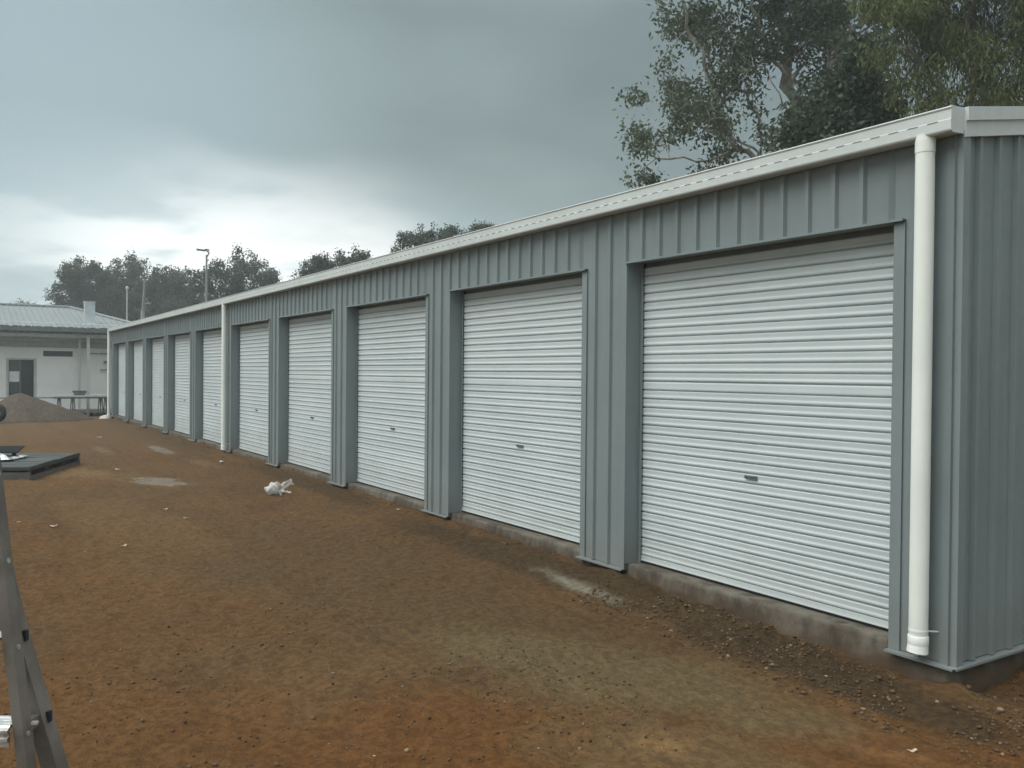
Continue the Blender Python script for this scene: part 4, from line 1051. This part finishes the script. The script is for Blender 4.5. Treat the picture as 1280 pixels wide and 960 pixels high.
def near_trees():
    b = at(985, 470, 24.5)
    tree('gum_tree', 'tall gum tree with pale limbs and loose crown behind the shed', b[:2],
         [(868, 28, 40), (905, 12, 44), (950, -5, 45), (852, 92, 26), (880, 75, 38), (915, 62, 40), (868, 122, 38), (905, 112, 40), (945, 70, 36), (845, 150, 24), (880, 165, 34), (925, 150, 30), (802, 160, 18), (800, 190, 22), (812, 222, 18), (838, 180, 18), (792, 130, 12), (788, 215, 10), (950, 180, 26), (985, 165, 22), (1010, 30, 48), (1045, 10, 50), (1060, 60, 40), (1090, 40, 36), (1035, 90, 26), (1085, 85, 26), (985, 70, 30), (880, -60, 80), (960, -90, 90), (1050, -80, 90), (900, -150, 90), (1010, -180, 90), (880, 208, 12), (860, 195, 10), (905, 195, 14)],
         24.0, 1600, 26, 0.17, (0.165, 0.076), 0.38, 0.36, gum_bark, gum_leaf, 0.014, 0.27, 0.55, 0.55, extra_seed=1, first=at(985, 215, 24.3))
    b = at(1075, 470, 20.5)
    tree('broadleaf_tree', 'dense dark green broadleaf tree just behind the shed roof', b[:2],
         [(1055, 120, 34), (1080, 95, 30), (1035, 140, 28), (1012, 160, 24), (1065, 155, 34), (1095, 130, 28), (1100, 165, 26), (1030, 175, 30), (1000, 180, 20), (1070, 190, 40), (1110, 195, 36), (1040, 210, 40)],
         20.5, 560, 26, 0.17, (0.18, 0.095), 0.34, 0.36, dark_bark, deep_leaf, 0.009, 0.15, 0.3, 0.7, extra_seed=2)
    b = at(1215, 470, 17.5)
    tree('she_oak_tree', 'olive green drooping tree crown above the near shed corner', b[:2],
         [(1115, 30, 32), (1100, 70, 22), (1150, 10, 38), (1160, 60, 34), (1135, 95, 18), (1185, 25, 40), (1200, 80, 36), (1175, 110, 26), (1230, 20, 44), (1240, 75, 30), (1215, 125, 30), (1275, 30, 40), (1290, 110, 36), (1262, 128, 26), (1310, 60, 50), (1150, 125, 24), (1190, -50, 70), (1270, -60, 80), (1120, -40, 50), (1200, -120, 80), (1330, 0, 60), (1180, 150, 40), (1250, 160, 40)],
         17.5, 1300, 34, 0.17, (0.19, 0.032), 0.34, 0.36, dark_bark, olive_leaf, 0.007, 0.19, 1.3, 0.6, extra_seed=3)
near_trees()

def far_trees():
    G = 'trees along the far side of the yard'
    T = [('tall loose tree behind the ridge of the white building', 86, (100, 462), [(100, 345, 18), (88, 355, 14), (112, 340, 13), (122, 352, 12), (82, 372, 10), (70, 378, 7), (105, 368, 20), (125, 380, 20), (95, 390, 16)]),
         ('rounded tree behind the roof flue', 92, (160, 462), [(150, 345, 14), (165, 334, 12), (178, 342, 13), (150, 362, 20), (172, 365, 22), (142, 380, 22), (165, 390, 26)]),
         ('low spreading tree behind the utility pole', 88, (208, 462), [(200, 345, 11), (213, 342, 10), (226, 354, 13), (238, 362, 10), (205, 365, 22), (225, 375, 20), (195, 385, 24), (228, 392, 22)]),
         ('tall dense round tree beside the twin lamp pole', 72, (298, 462), [(296, 328, 15), (280, 340, 14), (312, 336, 14), (326, 348, 14), (256, 344, 8), (252, 362, 10), (338, 354, 9), (295, 355, 26), (270, 370, 24), (320, 368, 24), (295, 388, 30), (348, 365, 9)]),
         ('small ragged tree top showing over the shed roof middle', 62, (412, 462), [(398, 334, 10), (412, 330, 8), (428, 324, 8), (442, 320, 8), (452, 322, 7), (385, 342, 8), (376, 350, 7), (410, 348, 18), (435, 340, 14), (380, 365, 20), (430, 365, 24)]),
         ('clumpy dark tree nearest over the shed roof', 52, (555, 462), [(520, 300, 9), (536, 293, 9), (552, 290, 9), (566, 293, 9), (508, 305, 8), (530, 312, 18), (560, 308, 18), (590, 292, 9), (605, 286, 7), (600, 302, 14), (500, 315, 8), (545, 335, 26), (590, 330, 24)]),
         ('tiny distant tree top over the white building', 130, (36, 462), [(30, 383, 6), (40, 384, 5), (34, 390, 10)])]
    for i, (lab, d, b, bl) in enumerate(T):
        base = at(b[0], b[1], d)
        k = d / 80
        tree('yard_tree', lab, base[:2], bl, d, 720 if i < 6 else 60, 24 if i < 6 else 16, 0.22 * k, (0.25 * k, 0.13 * k), 0.8 * k, 0.8 * k, dark_bark, far_leaf, 0.02, 0.35, 0.3, 0.6, extra_seed=10 + i, group=G)
far_trees()

def far_wood():
    """undergrowth and wood beyond the yard that reads as one dark mass"""
    global rng
    rng = np.random.default_rng(77); pos = []
    for x, top, d in [(q, 398 - 24 * abs(math.sin(q * 0.031)), 98) for q in range(120, 520, 9)]:
        for _ in range(150):
            y = rng.uniform(top, 470); pos.append(at(x + rng.normal(0, 9), y, d + rng.uniform(-3, 5)))
    pos = np.array(pos); v, f, t = leaf_arrays(pos, rng.random(len(pos)), 1.1, 0.7, 0.2)
    tag(link('far_wood', fast_mesh('far_wood', v, f, far_leaf, False, t)), 'dark undergrowth and wood behind the far trees', 'wood', kind='stuff')
far_wood()

# ------------------------------------------------------------------ poles
def poles():
    gal = plain('pole_galvanised', (0.25, 0.27, 0.27), 0.5, 0.2); dk = plain('lamp_grey', (0.13, 0.14, 0.145), 0.5); wood = plain('pole_timber', (0.22, 0.215, 0.21), 0.8, var=0.2)
    d = 55.0; c = at(257.5, 470, d); top = at(257.5, 319, d); g = -0.16
    o = thing('lamp_pole', (c[0], c[1], g), 'tall grey pole with two lamp heads above the shed roof', 'lamp pole')
    MB().tube([(c[0], c[1], g), (c[0], c[1], 5), (c[0], c[1], top[2])], [0.12, 0.09, 0.055], 10).build('pole', gal, o)
    rt = RT * np.array((1, 1, 0)); rt /= np.linalg.norm(rt); bk = FW * np.array((1, 1, 0)); bk /= np.linalg.norm(bk)
    tp = np.array((c[0], c[1], top[2]))
    for e, dz in ((-rt * 0.50 - bk * 0.2, 0.27), (-rt * 0.25 + bk * 0.6, 0.36)):
        MB().tube([tp - np.array((0, 0, 0.15)), tp + rt * 0.16 + np.array((0, 0, 0.12)), tp + rt * 0.10 + e * 0.2 + np.array((0, 0, dz))], 0.045, 8).build('bracket_arm', gal, o)
        p = tp + rt * 0.05 + e * 0.2 + np.array((0, 0, dz)); MB().bar(p, p + e + np.array((0, 0, 0.04)), 0.26, 0.09).build('lamp_head', dk, o)
    d = 60.0; c = at(158.5, 470, d); top = at(158.5, 361, d)
    o = thing('slim_pole', (c[0], c[1], g), 'slim pale pole standing between roof flue and utility pole', 'pole')
    MB().tube([(c[0], c[1], g), (c[0], c[1], top[2])], [0.07, 0.05], 8).build('shaft', plain('pale_pole', (0.42, 0.45, 0.45), 0.5), o)
    MB().tube([(c[0], c[1], top[2]), (c[0], c[1], top[2] + 0.12), (c[0], c[1], top[2] + 0.16)], [0.10, 0.10, 0.03], 8).build('cap', plain('pale_cap', (0.6, 0.62, 0.62), 0.5), o)
    c = at(177.5, 470, d); mid = at(178.5, 389, d); top = at(181, 350, d)
    o = thing('utility_pole', (c[0], c[1], g), 'leaning timber utility pole with crossarm and small transformer box', 'utility pole')
    MB().tube([(c[0], c[1], g), (c[0], c[1], 3), mid], [0.15, 0.14, 0.13], 10).build('lower_pole', plain('sleeve_grey', (0.32, 0.33, 0.33), 0.7), o)
    MB().tube([mid, top], [0.10, 0.075], 10).build('upper_pole', wood, o)
    a = at(168.5, 386.5, d); b = at(187, 388.5, d); MB().bar(a, b, 0.08, 0.08).build('crossarm', dk, o)
    a = at(182, 383, d); MB().tube([a - np.array((0, 0, 0.18)), a + np.array((0, 0, 0.16))], 0.085, 10).build('transformer', dk, o)
    a = at(180, 379.5, d); b = at(188.5, 379, d); MB().bar(a, b, 0.06, 0.09).build('bracket', gal, o)
    a = at(178.8, 387, d); MB().tube([a, a + np.array((0, 0, 0.1))], 0.09, 8).build('insulator', plain('porcelain', (0.7, 0.7, 0.7), 0.3), o)
poles()

# ------------------------------------------------------------------ damp air
def haze():
    m = bpy.data.materials.new('damp_air'); m.use_nodes = True; N = m.node_tree.nodes; N.clear()
    out = N.new('ShaderNodeOutputMaterial'); v = N.new('ShaderNodeVolumePrincipled')
    v.inputs['Color'].default_value = (0.88, 0.94, 0.95, 1); v.inputs['Density'].default_value = 0.0021; v.inputs['Anisotropy'].default_value = 0.2
    m.node_tree.links.new(v.outputs[0], out.inputs['Volume'])
    mb = MB().box(-75, 345, -245, 245, -1.6, 24); o = mb.build('haze', m)
    tag(o, 'thin damp grey air over the yard', 'haze', kind='stuff')
haze()
